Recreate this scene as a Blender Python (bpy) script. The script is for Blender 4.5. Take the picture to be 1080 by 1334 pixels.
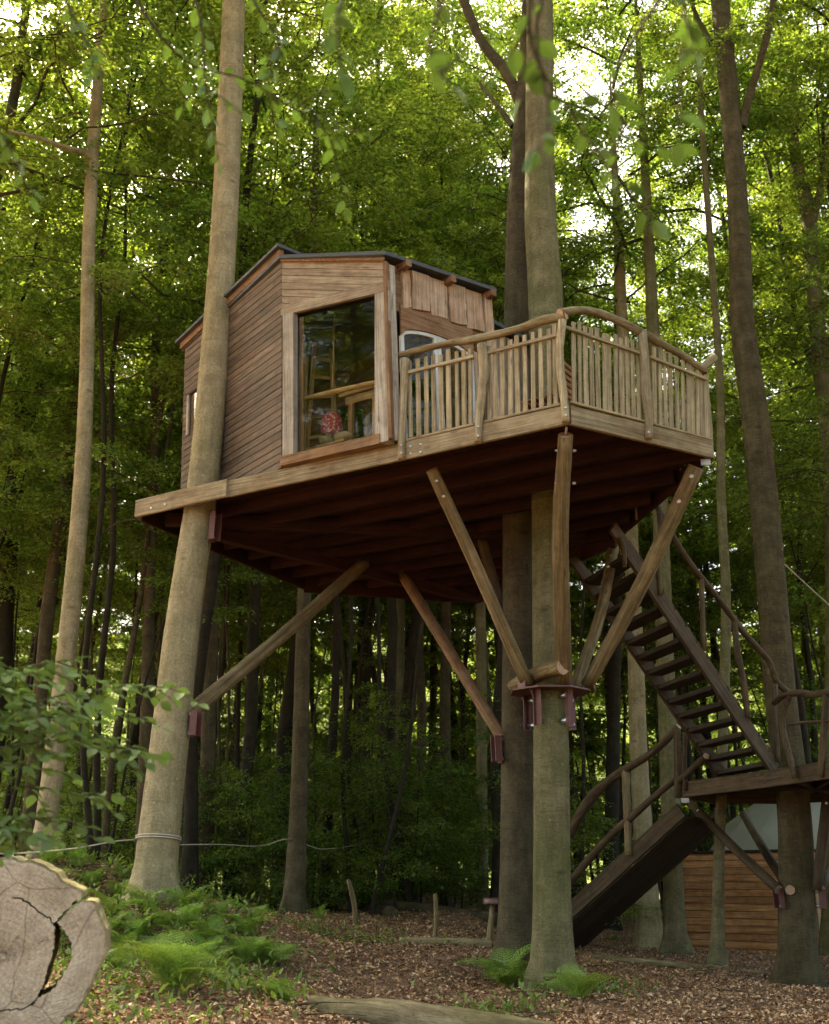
import bpy, math, random
import numpy as np
from mathutils import Matrix, Vector

for _o in list(bpy.data.objects):
    bpy.data.objects.remove(_o)
scene = bpy.context.scene
COL = scene.collection
rnd = random.Random(7)
rng = np.random.default_rng(11)

# ------------------------------------------------------------------ camera
F, CX, CY, YH, EYE = 1450.0, 540.0, 667.0, 1150.0, 1.45
PITCH = math.atan((YH - CY) / F)
cam = bpy.data.cameras.new('camera')
cam.sensor_fit = 'VERTICAL'
cam.sensor_height = 36.0
cam.lens = 36.0 * F / 1334.0
cam.clip_start = 0.05
cam.clip_end = 600.0
cam.dof.use_dof = True
cam.dof.focus_distance = 13.0
cam.dof.aperture_fstop = 2.6
camo = bpy.data.objects.new('camera', cam)
camo.location = (0, 0, EYE)
camo.rotation_euler = (math.pi / 2 + PITCH, 0, 0)
COL.objects.link(camo)
scene.camera = camo

# ------------------------------------------------------------------ sky, sun, exposure
SUN_DIR = Vector((-0.46, 0.58, 0.90)).normalized()          # towards the sun
elev = math.asin(SUN_DIR.z)
azim = math.atan2(SUN_DIR.x, SUN_DIR.y)
world = bpy.data.worlds.new('World')
scene.world = world
world.use_nodes = True
wn = world.node_tree
sky = wn.nodes.new('ShaderNodeTexSky')
sky.sky_type = 'NISHITA'
sky.sun_disc = False
sky.sun_elevation = elev
sky.sun_rotation = azim
sky.dust_density = 5.0
sky.air_density = 0.6
sky.ozone_density = 0.0
wn.links.new(sky.outputs[0], wn.nodes['Background'].inputs[0])
wn.nodes['Background'].inputs[1].default_value = 0.15
sl = bpy.data.lights.new('sun', 'SUN')
sl.energy = 3.4
sl.angle = math.radians(0.55)
sl.color = (1.0, 0.90, 0.68)
so = bpy.data.objects.new('sun', sl)
so.rotation_euler = (-SUN_DIR).to_track_quat('-Z', 'Y').to_euler()
so.location = SUN_DIR * 60
COL.objects.link(so)
vs = scene.view_settings
vs.view_transform = 'Standard'
vs.look = 'None'
vs.exposure = 3.02
vs.gamma = 1.0
vs.use_white_balance = True             # camera set for shade light
vs.white_balance_temperature = 8000
vs.white_balance_tint = 1
cy = scene.cycles
cy.max_bounces = 8
cy.diffuse_bounces = 3
cy.transmission_bounces = 4
cy.transparent_max_bounces = 12
cy.glossy_bounces = 3
cy.caustics_reflective = False
cy.caustics_refractive = False
cy.use_denoising = True
cy.use_adaptive_sampling = True
cy.adaptive_threshold = 0.025
cy.sample_clamp_indirect = 6.0

# ------------------------------------------------------------------ pixel -> direction helpers
_c, _s = math.cos(PITCH), math.sin(PITCH)
EYEV = np.array([0, 0, EYE])
def ray(x, y):
    u = (x - CX) / F
    v = (CY - y) / F
    return np.array([u, _c - v * _s, _s + v * _c])
def atY(x, y, Y):
    d = ray(x, y)
    return EYEV + d * (Y / d[1])
def atZ(x, y, Z):
    d = ray(x, y)
    return EYEV + d * ((Z - EYE) / d[2])
def atP(x, y, p0, n):
    d = ray(x, y)
    return EYEV + d * (np.dot(np.asarray(p0) - EYEV, n) / np.dot(d, n))
def pxm(P):
    """metres per photo pixel at world point P"""
    return (P[1] * _c + (P[2] - EYE) * _s) / F

# ------------------------------------------------------------------ terrain height
CTRL = np.array([(1.6, 14, .27), (5.7, 18, -.07), (-3.13, 14, 1.2), (-2, 20, 1.0), (.5, 24, .9), (4.6, 21, .25),
    (4.8, 19, .18), (6.6, 25, .03), (2.8, 21, .25), (-5, 16, 1.75), (-2.25, 11, .62), (-1.97, 6.5, .45), (0, 11.3, .18),
    (3.3, 11.3, .15), (.3, 17, .62), (-1, 20, .75), (0, 0, 0), (3, 0, 0), (-3, 0, .3), (-7, 12, 1.8), (12, 20, -.2),
    (0, 40, 1.3), (-20, 30, 2.2), (20, 40, .3), (0, -20, 0), (-20, 0, .8), (20, 0, 0), (0, 90, 1.5), (60, 60, 0), (-60, 60, 2),
    (-60, -60, 0), (60, -60, 0), (0, 7, .08), (2, 7, .05), (7, 13, -.1), (3.5, 16, .12)])
def ground_z(x, y):
    x = np.asarray(x, float)
    y = np.asarray(y, float)
    num = np.zeros(np.broadcast(x, y).shape)
    den = np.zeros_like(num)
    for a, b, z in CTRL:
        w = 1.0 / ((x - a) ** 2 + (y - b) ** 2 + 0.9) ** 1.7
        num += w * z
        den += w
    r = num / den
    r += .025 * np.sin(2.1 * x + 1.3 * y) * np.sin(1.7 * y - .6 * x) + .012 * np.sin(5.3 * x + 2) * np.sin(4.7 * y + 1)
    r = r + .33 * np.maximum(0, y - 74) ** 1.0  # far hillside added so sunlit ground shows bright between the trunks
    return r
def G(px, py, y0=4.0, y1=60.0):
    """where the ray through a photo pixel meets the ground"""
    d = ray(px, py)
    Y = np.linspace(y0, y1, 2400)
    X = d[0] / d[1] * Y
    Z = EYE + d[2] / d[1] * Y
    gz = ground_z(X, Y)
    k = np.argmax(Z <= gz)
    if not (Z <= gz).any():
        k = len(Y) - 1
    return np.array([X[k], Y[k], float(gz[k])])

# ------------------------------------------------------------------ materials
def new_mat(name):
    m = bpy.data.materials.new(name)
    m.use_nodes = True
    nt = m.node_tree
    bsdf = nt.nodes['Principled BSDF']
    return m, nt, bsdf
def N(nt, t, **kw):
    n = nt.nodes.new(t)
    for k, v in kw.items():
        if k in n.inputs:
            n.inputs[k].default_value = v
        else:
            setattr(n, k, v)
    return n
def ramp(nt, stops):
    r = nt.nodes.new('ShaderNodeValToRGB')
    e = r.color_ramp.elements
    while len(e) < len(stops):
        e.new(.5)
    for q, (p, c) in zip(e, stops):
        q.position = p
        q.color = (*c, 1) if len(c) == 3 else c
    return r
def mix(nt, fac, a, b, mode='MIX'):
    n = nt.nodes.new('ShaderNodeMix')
    n.data_type = 'RGBA'
    n.blend_type = mode
    n.clamp_factor = True
    def put(sock, v):
        if hasattr(v, 'is_output'):
            nt.links.new(v, sock)
        elif isinstance(v, (int, float)):
            sock.default_value = v
        else:
            sock.default_value = (*v, 1)
    put(n.inputs[0], fac)
    put(n.inputs[6], a)
    put(n.inputs[7], b)
    return n.outputs[2]
def coords(nt, scale, axis_random=True):
    tc = nt.nodes.new('ShaderNodeTexCoord')
    oi = nt.nodes.new('ShaderNodeObjectInfo')
    mul = N(nt, 'ShaderNodeMath', operation='MULTIPLY')
    mul.inputs[1].default_value = 37.0
    nt.links.new(oi.outputs['Random'], mul.inputs[0])
    add = N(nt, 'ShaderNodeVectorMath', operation='ADD')
    nt.links.new(tc.outputs['Object'], add.inputs[0])
    if axis_random:
        nt.links.new(mul.outputs[0], add.inputs[1])
    mp = nt.nodes.new('ShaderNodeMapping')
    mp.inputs['Scale'].default_value = scale
    nt.links.new(add.outputs[0], mp.inputs['Vector'])
    return mp.outputs[0], add.outputs[0], oi.outputs['Random']

def wood(name, dark, mid, light, stain=None, stain_amt=.5, rough=.78, grain=18.0, bump=.35, tint=.25, along='X'):
    m, nt, b = new_mat(name)
    L = nt.links.new
    sc = (.55, grain, grain) if along == 'X' else (grain, grain, .55)
    gv, ov, rv = coords(nt, sc)
    n1 = N(nt, 'ShaderNodeTexNoise', Scale=2.2, Detail=6.0, Roughness=.62, Distortion=.35)
    L(gv, n1.inputs['Vector'])
    r1 = ramp(nt, [(.33, dark), (.5, mid), (.64, light)])
    L(n1.outputs['Fac'], r1.inputs[0])
    n2 = N(nt, 'ShaderNodeTexNoise', Scale=1.7, Detail=4.0, Roughness=.6)
    L(ov, n2.inputs['Vector'])
    r2 = ramp(nt, [(.42, (0, 0, 0)), (.66, (1, 1, 1))])
    L(n2.outputs['Fac'], r2.inputs[0])
    col = r1.outputs[0]
    if stain:
        mm = N(nt, 'ShaderNodeMath', operation='MULTIPLY')
        mm.inputs[1].default_value = stain_amt
        L(r2.outputs[0], mm.inputs[0])
        col = mix(nt, mm.outputs[0], col, stain)
    fv, _, _ = coords(nt, (1.1, 75, 75) if along == 'X' else (75, 75, 1.1))
    n7 = N(nt, 'ShaderNodeTexNoise', Scale=1.5, Detail=3.0, Roughness=.6)
    L(fv, n7.inputs['Vector'])
    r7 = ramp(nt, [(.36, (.42, .40, .38)), (.5, (1, 1, 1))])
    L(n7.outputs['Fac'], r7.inputs[0])
    col = mix(nt, .7, col, r7.outputs[0], 'MULTIPLY')
    n8 = N(nt, 'ShaderNodeTexNoise', Scale=5.0, Detail=5.0, Roughness=.7)
    L(ov, n8.inputs['Vector'])
    r8 = ramp(nt, [(.33, (.62, .60, .56)), (.6, (1.1, 1.1, 1.1))])
    L(n8.outputs['Fac'], r8.inputs[0])
    col = mix(nt, .7, col, r8.outputs[0], 'MULTIPLY')
    # knots
    kv, _, _ = coords(nt, (2.2, 9, 9) if along == 'X' else (9, 9, 2.2))
    vo = N(nt, 'ShaderNodeTexVoronoi', Scale=.8)
    L(kv, vo.inputs['Vector'])
    rk = ramp(nt, [(.05, (1, 1, 1)), (.13, (0, 0, 0))])
    L(vo.outputs['Distance'], rk.inputs[0])
    kk = N(nt, 'ShaderNodeMath', operation='MULTIPLY')
    kk.inputs[1].default_value = .7
    L(rk.outputs[0], kk.inputs[0])
    col = mix(nt, kk.outputs[0], col, tuple(c * .45 for c in dark))
    # each board its own tone
    hv = nt.nodes.new('ShaderNodeHueSaturation')
    hv.inputs['Saturation'].default_value = 1.06
    mr = N(nt, 'ShaderNodeMapRange')
    mr.inputs[3].default_value = 1 - tint
    mr.inputs[4].default_value = 1 + tint
    L(rv, mr.inputs[0])
    L(mr.outputs[0], hv.inputs['Value'])
    L(col, hv.inputs['Color'])
    L(hv.outputs[0], b.inputs['Base Color'])
    b.inputs['Roughness'].default_value = rough
    b.inputs['Specular IOR Level'].default_value = .25
    bp = N(nt, 'ShaderNodeBump', Strength=bump, Distance=.006)
    L(n1.outputs['Fac'], bp.inputs['Height'])
    L(bp.outputs[0], b.inputs['Normal'])
    return m

def bark(name, dark, light, green, green_amt=.5, ring=1.0):
    m, nt, b = new_mat(name)
    L = nt.links.new
    gv, ov, rv = coords(nt, (1.6, 1.6, 16))
    n1 = N(nt, 'ShaderNodeTexNoise', Scale=2.4, Detail=7.0, Roughness=.65, Distortion=.6)
    L(gv, n1.inputs['Vector'])
    n2 = N(nt, 'ShaderNodeTexNoise', Scale=3.2, Detail=6.0, Roughness=.7)
    L(ov, n2.inputs['Vector'])
    n3 = N(nt, 'ShaderNodeTexNoise', Scale=1.1, Detail=5.0, Roughness=.65)
    L(ov, n3.inputs['Vector'])
    n4 = N(nt, 'ShaderNodeTexNoise', Scale=38.0, Detail=4.0, Roughness=.7)
    L(ov, n4.inputs['Vector'])
    r1 = ramp(nt, [(.37, dark), (.63, light)])
    L(n2.outputs['Fac'], r1.inputs[0])
    r2 = ramp(nt, [(.33, (.35, .35, .33)), (.45, (1, 1, 1))])
    L(n1.outputs['Fac'], r2.inputs[0])
    col = mix(nt, ring, r1.outputs[0], r2.outputs[0], 'MULTIPLY')
    r3 = ramp(nt, [(.42, (0, 0, 0)), (.62, (1, 1, 1))])
    L(n3.outputs['Fac'], r3.inputs[0])
    mg = N(nt, 'ShaderNodeMath', operation='MULTIPLY')
    mg.inputs[1].default_value = green_amt
    L(r3.outputs[0], mg.inputs[0])
    col = mix(nt, mg.outputs[0], col, green)
    r4 = ramp(nt, [(.35, (.72, .70, .68)), (.65, (1.18, 1.18, 1.14))])
    L(n4.outputs['Fac'], r4.inputs[0])
    col = mix(nt, .8, col, r4.outputs[0], 'MULTIPLY')
    sv, _, _ = coords(nt, (7, 7, .7))
    n6 = N(nt, 'ShaderNodeTexNoise', Scale=1.6, Detail=6.0, Roughness=.7)
    L(sv, n6.inputs['Vector'])
    r6 = ramp(nt, [(.36, (.58, .56, .5)), (.6, (1.12, 1.12, 1.1))])
    L(n6.outputs['Fac'], r6.inputs[0])
    col = mix(nt, .5, col, r6.outputs[0], 'MULTIPLY')
    n9 = N(nt, 'ShaderNodeTexNoise', Scale=4.0, Detail=6.0, Roughness=.7)
    L(ov, n9.inputs['Vector'])
    r9 = ramp(nt, [(.54, (0, 0, 0)), (.66, (.3, .3, .3))])
    L(n9.outputs['Fac'], r9.inputs[0])
    col = mix(nt, r9.outputs[0], col, tuple(min(1, c * 1.25) for c in light))
    r10 = ramp(nt, [(.32, (.4, .4, .4)), (.45, (0, 0, 0))])
    L(n9.outputs['Fac'], r10.inputs[0])
    col = mix(nt, r10.outputs[0], col, tuple(c * .7 for c in dark))
    kv, _, _ = coords(nt, (1.5, 1.5, 3.4))
    vs_ = N(nt, 'ShaderNodeTexVoronoi', Scale=.9)
    L(kv, vs_.inputs['Vector'])
    rs = ramp(nt, [(.0, (.75, .75, .75)), (.07, (.5, .5, .5)), (.12, (0, 0, 0))])
    L(vs_.outputs['Distance'], rs.inputs[0])
    col = mix(nt, rs.outputs[0], col, tuple(c * .4 for c in dark))
    # pale lichen specks
    vo = N(nt, 'ShaderNodeTexVoronoi', Scale=7.0)
    L(ov, vo.inputs['Vector'])
    r5 = ramp(nt, [(.06, (.5, .5, .5)), (.13, (0, 0, 0))])
    L(vo.outputs['Distance'], r5.inputs[0])
    col = mix(nt, r5.outputs[0], col, tuple(min(1, c * 1.35) for c in light))
    L(col, b.inputs['Base Color'])
    b.inputs['Roughness'].default_value = .85
    b.inputs['Specular IOR Level'].default_value = .15
    ad = N(nt, 'ShaderNodeMath', operation='ADD')
    L(n1.outputs['Fac'], ad.inputs[0])
    L(n4.outputs['Fac'], ad.inputs[1])
    bp = N(nt, 'ShaderNodeBump', Strength=.8, Distance=.02)
    L(ad.outputs[0], bp.inputs['Height'])
    L(bp.outputs[0], b.inputs['Normal'])
    return m

def leafmat(name, refl, trans, var=.35, gloss=.35, hue=.02):
    m, nt, b = new_mat(name)
    L = nt.links.new
    geo = nt.nodes.new('ShaderNodeNewGeometry')
    oi = nt.nodes.new('ShaderNodeObjectInfo')
    def varied(c):
        hv = nt.nodes.new('ShaderNodeHueSaturation')
        hv.inputs['Color'].default_value = (*c, 1)
        a = N(nt, 'ShaderNodeMapRange')
        a.inputs[3].default_value = 1 - var
        a.inputs[4].default_value = 1 + var
        L(geo.outputs['Random Per Island'], a.inputs[0])
        L(a.outputs[0], hv.inputs['Value'])
        h = N(nt, 'ShaderNodeMapRange')
        h.inputs[3].default_value = .5 - hue
        h.inputs[4].default_value = .5 + hue
        L(oi.outputs['Random'], h.inputs[0])
        L(h.outputs[0], hv.inputs['Hue'])
        return hv.outputs[0]
    df = nt.nodes.new('ShaderNodeBsdfDiffuse')
    tr = nt.nodes.new('ShaderNodeBsdfTranslucent')
    L(varied(refl), df.inputs['Color'])
    L(varied(trans), tr.inputs['Color'])
    ad = nt.nodes.new('ShaderNodeAddShader')
    L(df.outputs[0], ad.inputs[0])
    L(tr.outputs[0], ad.inputs[1])
    gl = nt.nodes.new('ShaderNodeBsdfGlossy')
    gl.inputs['Roughness'].default_value = gloss
    gl.inputs['Color'].default_value = (.8, .9, .75, 1)
    mx = nt.nodes.new('ShaderNodeMixShader')
    mx.inputs[0].default_value = .035
    L(ad.outputs[0], mx.inputs[1])
    L(gl.outputs[0], mx.inputs[2])
    out = nt.nodes['Material Output']
    L(mx.outputs[0], out.inputs['Surface'])
    nt.nodes.remove(b)
    return m

def plain(name, col, rough=.6, metal=0.0, noise=.0, nscale=6.0):
    m, nt, b = new_mat(name)
    b.inputs['Roughness'].default_value = rough
    b.inputs['Metallic'].default_value = metal
    if noise:
        tc = nt.nodes.new('ShaderNodeTexCoord')
        n = N(nt, 'ShaderNodeTexNoise', Scale=nscale, Detail=6.0, Roughness=.65)
        nt.links.new(tc.outputs['Object'], n.inputs['Vector'])
        r = ramp(nt, [(.3, tuple(c * (1 - noise) for c in col)), (.7, tuple(min(1, c * (1 + noise)) for c in col))])
        nt.links.new(n.outputs['Fac'], r.inputs[0])
        nt.links.new(r.outputs[0], b.inputs['Base Color'])
        bp = N(nt, 'ShaderNodeBump', Strength=.3, Distance=.004)
        nt.links.new(n.outputs['Fac'], bp.inputs['Height'])
        nt.links.new(bp.outputs[0], b.inputs['Normal'])
    else:
        b.inputs['Base Color'].default_value = (*col, 1)
    return m

M = {}
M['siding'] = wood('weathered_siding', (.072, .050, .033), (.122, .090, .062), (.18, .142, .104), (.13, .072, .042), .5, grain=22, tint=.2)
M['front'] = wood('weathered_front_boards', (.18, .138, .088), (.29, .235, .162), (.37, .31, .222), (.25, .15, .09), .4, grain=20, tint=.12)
M['door_boards'] = wood('silver_larch_boards', (.25, .165, .10), (.41, .30, .205), (.50, .395, .285), (.30, .165, .09), .5, grain=16, tint=.12)
M['trim'] = wood('grey_trim_boards', (.24, .205, .158), (.36, .318, .255), (.45, .405, .33), (.25, .195, .125), .35, grain=16, tint=.08)
M['redtrim'] = wood('reddish_trim_boards', (.13, .062, .03), (.215, .118, .062), (.27, .17, .095), (.21, .16, .10), .45, grain=18, tint=.08)
M['fascia'] = wood('fascia_boards', (.16, .122, .068), (.27, .215, .13), (.35, .288, .18), (.21, .115, .06), .4, grain=14, tint=.08)
M['rail'] = wood('weathered_rail_wood', (.14, .105, .055), (.23, .18, .10), (.32, .26, .155), (.20, .17, .09), .4, grain=12, tint=.14)
M['slat'] = wood('weathered_slats', (.21, .16, .09), (.33, .265, .165), (.40, .335, .215), (.23, .19, .10), .35, grain=14, tint=.16)
M['strut'] = wood('peeled_log', (.10, .07, .032), (.195, .143, .072), (.275, .21, .115), (.105, .08, .038), .5, grain=10, bump=.6, tint=.1)
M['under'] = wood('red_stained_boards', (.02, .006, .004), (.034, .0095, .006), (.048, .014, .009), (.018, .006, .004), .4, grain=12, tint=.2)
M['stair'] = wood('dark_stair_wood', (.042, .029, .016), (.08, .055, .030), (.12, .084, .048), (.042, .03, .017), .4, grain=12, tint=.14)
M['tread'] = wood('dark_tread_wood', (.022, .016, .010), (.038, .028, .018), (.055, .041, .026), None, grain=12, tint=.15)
M['shed'] = wood('larch_shed_boards', (.32, .15, .07), (.48, .255, .125), (.60, .345, .185), (.32, .145, .07), .4, grain=10, tint=.25)
M['interior'] = wood('warm_interior_pine', (.33, .18, .075), (.45, .27, .12), (.52, .34, .17), None, grain=12, tint=.1, rough=.55)
M['lining'] = plain('dark_lining', (.05, .035, .025), .9)
M['inner'] = wood('interior_boards', (.12, .07, .035), (.19, .115, .06), (.25, .16, .09), None, grain=12, tint=.12)
M['log_end'] = plain('sawn_log_end', (.40, .26, .16), .85, noise=.25, nscale=14)
M['beech'] = bark('beech_bark_olive', (.125, .108, .055), (.215, .185, .10), (.10, .108, .035), .55, .55)
M['beech_pale'] = bark('beech_bark_pale', (.25, .205, .118), (.38, .315, .19), (.23, .21, .10), .4, .4)
M['beech_brown_shaded'] = bark('beech_bark_brown_shaded', (.056, .044, .025), (.105, .084, .048), (.055, .053, .023), .35, .55)  # brown bark darkened, shade of the wood put into its colour
M['beech_shaded'] = bark('beech_bark_shaded', (.02, .017, .011), (.042, .035, .022), (.026, .026, .011), .4, .6)  # darkest copy of the beech bark, forest shade painted into it
M['beech_right_shaded'] = bark('beech_bark_umber_shaded', (.058, .045, .023), (.112, .088, .047), (.065, .06, .022), .4, .6)  # darker bark copy, shade on the right put into the colour
M['branch'] = bark('branch_bark', (.05, .04, .026), (.10, .08, .05), (.07, .07, .03), .3, .4)
M['leaf'] = leafmat('beech_leaf', (.039, .068, .016), (.140, .190, .025), .5)
M['leaf_shade'] = leafmat('understorey_leaf_shaded', (.036, .066, .015), (.11, .155, .018), .5)  # darker copy of the beech leaf, understorey shade put into the colour
M['leaf_lush'] = leafmat('beech_leaf_fresh', (.032, .06, .012), (.032, .058, .008), .4)
M['leaf_near'] = leafmat('beech_leaf_near', (.052, .092, .028), (.04, .075, .016), .3, .4)
M['fern'] = leafmat('fern_frond', (.125, .185, .036), (.10, .155, .02), .25, .5)
M['herb'] = leafmat('herb_leaf', (.075, .12, .024), (.06, .10, .014), .4, .5)
M['litter'] = None
M['roof'] = plain('roof_felt', (.045, .05, .054), .7, noise=.25)
M['steel'] = plain('red_primer_steel', (.10, .032, .024), .5, 0.1, noise=.3)
M['zinc'] = plain('dull_zinc_plate', (.34, .34, .33), .5, .5)
M['bolt'] = plain('galvanised_bolt', (.55, .56, .58), .35, .9)
M['white'] = plain('white_painted_frame', (.52, .51, .47), .45, noise=.06)
M['rope'] = plain('pale_rope', (.46, .41, .32), .9, noise=.2, nscale=80)
M['cushion'] = plain('tan_cushion', (.38, .26, .13), .9, noise=.15)
M['pad'] = plain('dark_leather', (.08, .03, .02), .5, noise=.2)

def glass():
    m, nt, b = new_mat('window_glass')
    L = nt.links.new
    tr = nt.nodes.new('ShaderNodeBsdfTransparent')
    tr.inputs[0].default_value = (.88, .90, .88, 1)
    gl = nt.nodes.new('ShaderNodeBsdfGlossy')
    gl.inputs['Roughness'].default_value = .01
    lw = nt.nodes.new('ShaderNodeLayerWeight')
    lw.inputs[0].default_value = .5
    pw = N(nt, 'ShaderNodeMath', operation='POWER')
    pw.inputs[1].default_value = 5.0
    L(lw.outputs['Facing'], pw.inputs[0])
    fr = N(nt, 'ShaderNodeMath', operation='MULTIPLY_ADD')
    fr.inputs[1].default_value = .85
    fr.inputs[2].default_value = .026
    L(pw.outputs[0], fr.inputs[0])
    mx = nt.nodes.new('ShaderNodeMixShader')
    L(fr.outputs[0], mx.inputs[0])
    L(tr.outputs[0], mx.inputs[1])
    L(gl.outputs[0], mx.inputs[2])
    L(mx.outputs[0], nt.nodes['Material Output'].inputs['Surface'])
    nt.nodes.remove(b)
    return m
M['glass'] = glass()

def lamp_fabric():
    m, nt, b = new_mat('red_woven_shade')
    tc = nt.nodes.new('ShaderNodeTexCoord')
    v = N(nt, 'ShaderNodeTexVoronoi', Scale=26.0)
    nt.links.new(tc.outputs['Object'], v.inputs['Vector'])
    r = ramp(nt, [(.22, (.62, .5, .42)), (.36, (.42, .035, .04))])
    nt.links.new(v.outputs['Distance'], r.inputs[0])
    nt.links.new(r.outputs[0], b.inputs['Base Color'])
    b.inputs['Roughness'].default_value = .8
    return m
M['shade'] = lamp_fabric()

def soil():
    m, nt, b = new_mat('forest_soil')
    L = nt.links.new
    tc = nt.nodes.new('ShaderNodeTexCoord')
    n1 = N(nt, 'ShaderNodeTexNoise', Scale=.55, Detail=8.0, Roughness=.65)
    n2 = N(nt, 'ShaderNodeTexVoronoi', Scale=17.0)
    n3 = N(nt, 'ShaderNodeTexNoise', Scale=9.0, Detail=6.0, Roughness=.7)
    for n in (n1, n2, n3):
        L(tc.outputs['Object'], n.inputs['Vector'])
    r = ramp(nt, [(.36, (.10, .062, .038)), (.5, (.18, .108, .066)), (.66, (.26, .155, .095))])
    L(n3.outputs['Fac'], r.inputs[0])
    bw = nt.nodes.new('ShaderNodeRGBToBW')
    L(n2.outputs['Color'], bw.inputs[0])
    rb = ramp(nt, [(.2, (.55, .5, .48)), (.8, (1.5, 1.45, 1.4))])
    L(bw.outputs[0], rb.inputs[0])
    col = mix(nt, .8, r.outputs[0], rb.outputs[0], 'MULTIPLY')
    g = ramp(nt, [(.56, (0, 0, 0)), (.72, (.55, .55, .55))])
    L(n1.outputs['Fac'], g.inputs[0])
    col = mix(nt, g.outputs[0], col, (.075, .08, .03))
    sp_ = nt.nodes.new('ShaderNodeSeparateXYZ')
    L(tc.outputs['Object'], sp_.inputs[0])
    gm = N(nt, 'ShaderNodeMapRange')
    gm.inputs[1].default_value = 52
    gm.inputs[2].default_value = 66
    L(sp_.outputs[1], gm.inputs[0])
    col = mix(nt, gm.outputs[0], col, (.085, .11, .025))  # meadow green of the added bright ground behind the wood
    L(col, b.inputs['Base Color'])
    b.inputs['Roughness'].default_value = .95
    b.inputs['Specular IOR Level'].default_value = .1
    bp = N(nt, 'ShaderNodeBump', Strength=.8, Distance=.03)
    L(n2.outputs['Distance'], bp.inputs['Height'])
    L(bp.outputs[0], b.inputs['Normal'])
    return m
M['soil'] = soil()

def litter_mat():
    m, nt, b = new_mat('dry_beech_leaves')
    L = nt.links.new
    geo = nt.nodes.new('ShaderNodeNewGeometry')
    r = ramp(nt, [(.0, (.13, .065, .028)), (.35, (.33, .18, .082)), (.7, (.50, .295, .15)), (1, (.68, .48, .30))])
    L(geo.outputs['Random Per Island'], r.inputs[0])
    L(r.outputs[0], b.inputs['Base Color'])
    b.inputs['Roughness'].default_value = .7
    return m
M['litter'] = litter_mat()

def cut_face():
    m, nt, b = new_mat('weathered_log_cut')
    L = nt.links.new
    tc = nt.nodes.new('ShaderNodeTexCoord')
    sx = nt.nodes.new('ShaderNodeSeparateXYZ')
    L(tc.outputs['Object'], sx.inputs[0])
    cm = nt.nodes.new('ShaderNodeCombineXYZ')
    L(sx.outputs[1], cm.inputs[0])
    L(sx.outputs[2], cm.inputs[1])
    nd = N(nt, 'ShaderNodeTexNoise', Scale=3.0, Detail=3.0)
    L(cm.outputs[0], nd.inputs['Vector'])
    dv = N(nt, 'ShaderNodeVectorMath', operation='SCALE')
    dv.inputs['Scale'].default_value = .12
    L(nd.outputs['Color'], dv.inputs[0])
    av = N(nt, 'ShaderNodeVectorMath', operation='ADD')
    L(cm.outputs[0], av.inputs[0])
    L(dv.outputs[0], av.inputs[1])
    wv = N(nt, 'ShaderNodeTexWave', wave_type='RINGS', rings_direction='SPHERICAL')
    wv.inputs['Scale'].default_value = 11.0
    wv.inputs['Distortion'].default_value = 1.2
    wv.inputs['Detail'].default_value = 3.0
    L(av.outputs[0], wv.inputs['Vector'])
    n1 = N(nt, 'ShaderNodeTexNoise', Scale=4.5, Detail=8.0, Roughness=.7)
    L(cm.outputs[0], n1.inputs['Vector'])
    r = ramp(nt, [(.28, (.25, .195, .13)), (.44, (.42, .34, .24)), (.6, (.54, .455, .335)), (.78, (.74, .68, .57))])
    L(n1.outputs['Fac'], r.inputs[0])
    rw = ramp(nt, [(0, (.84, .83, .81)), (.5, (1, 1, 1))])
    L(wv.outputs['Fac'], rw.inputs[0])
    col = mix(nt, .6, r.outputs[0], rw.outputs[0], 'MULTIPLY')
    vo = N(nt, 'ShaderNodeTexVoronoi', Scale=1.6, feature='DISTANCE_TO_EDGE')
    L(av.outputs[0], vo.inputs['Vector'])
    rc = ramp(nt, [(.0, (.6, .6, .6)), (.007, (0, 0, 0))])
    L(vo.outputs['Distance'], rc.inputs[0])
    col = mix(nt, rc.outputs[0], col, (.06, .04, .025))
    gr_ = nt.nodes.new('ShaderNodeTexGradient')
    gr_.gradient_type = 'RADIAL'
    L(av.outputs[0], gr_.inputs['Vector'])
    ln_ = N(nt, 'ShaderNodeVectorMath', operation='LENGTH')
    L(av.outputs[0], ln_.inputs[0])
    ga_ = N(nt, 'ShaderNodeMath', operation='MULTIPLY')
    ga_.inputs[1].default_value = 17.0
    L(gr_.outputs['Fac'], ga_.inputs[0])
    cb_ = nt.nodes.new('ShaderNodeCombineXYZ')
    L(ga_.outputs[0], cb_.inputs[0])
    L(ln_.outputs['Value'], cb_.inputs[1])
    nr9 = N(nt, 'ShaderNodeTexNoise', Scale=2.0, Detail=5.0, Roughness=.65)
    L(cb_.outputs[0], nr9.inputs['Vector'])
    rr9 = ramp(nt, [(.30, (.35, .31, .27)), (.37, (.92, .9, .88)), (.62, (1.12, 1.1, 1.08))])
    L(nr9.outputs['Fac'], rr9.inputs[0])
    col = mix(nt, .75, col, rr9.outputs[0], 'MULTIPLY')
    n5 = N(nt, 'ShaderNodeTexNoise', Scale=70.0, Detail=3.0)
    L(cm.outputs[0], n5.inputs['Vector'])
    r5 = ramp(nt, [(.35, (.75, .75, .75)), (.6, (1.05, 1.05, 1.05))])
    L(n5.outputs['Fac'], r5.inputs[0])
    col = mix(nt, .7, col, r5.outputs[0], 'MULTIPLY')
    L(col, b.inputs['Base Color'])
    b.inputs['Roughness'].default_value = .85
    b.inputs['Specular IOR Level'].default_value = .15
    bp = N(nt, 'ShaderNodeBump', Strength=.4, Distance=.004)
    L(n5.outputs['Fac'], bp.inputs['Height'])
    L(bp.outputs[0], b.inputs['Normal'])
    return m
M['cut'] = cut_face()

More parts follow.
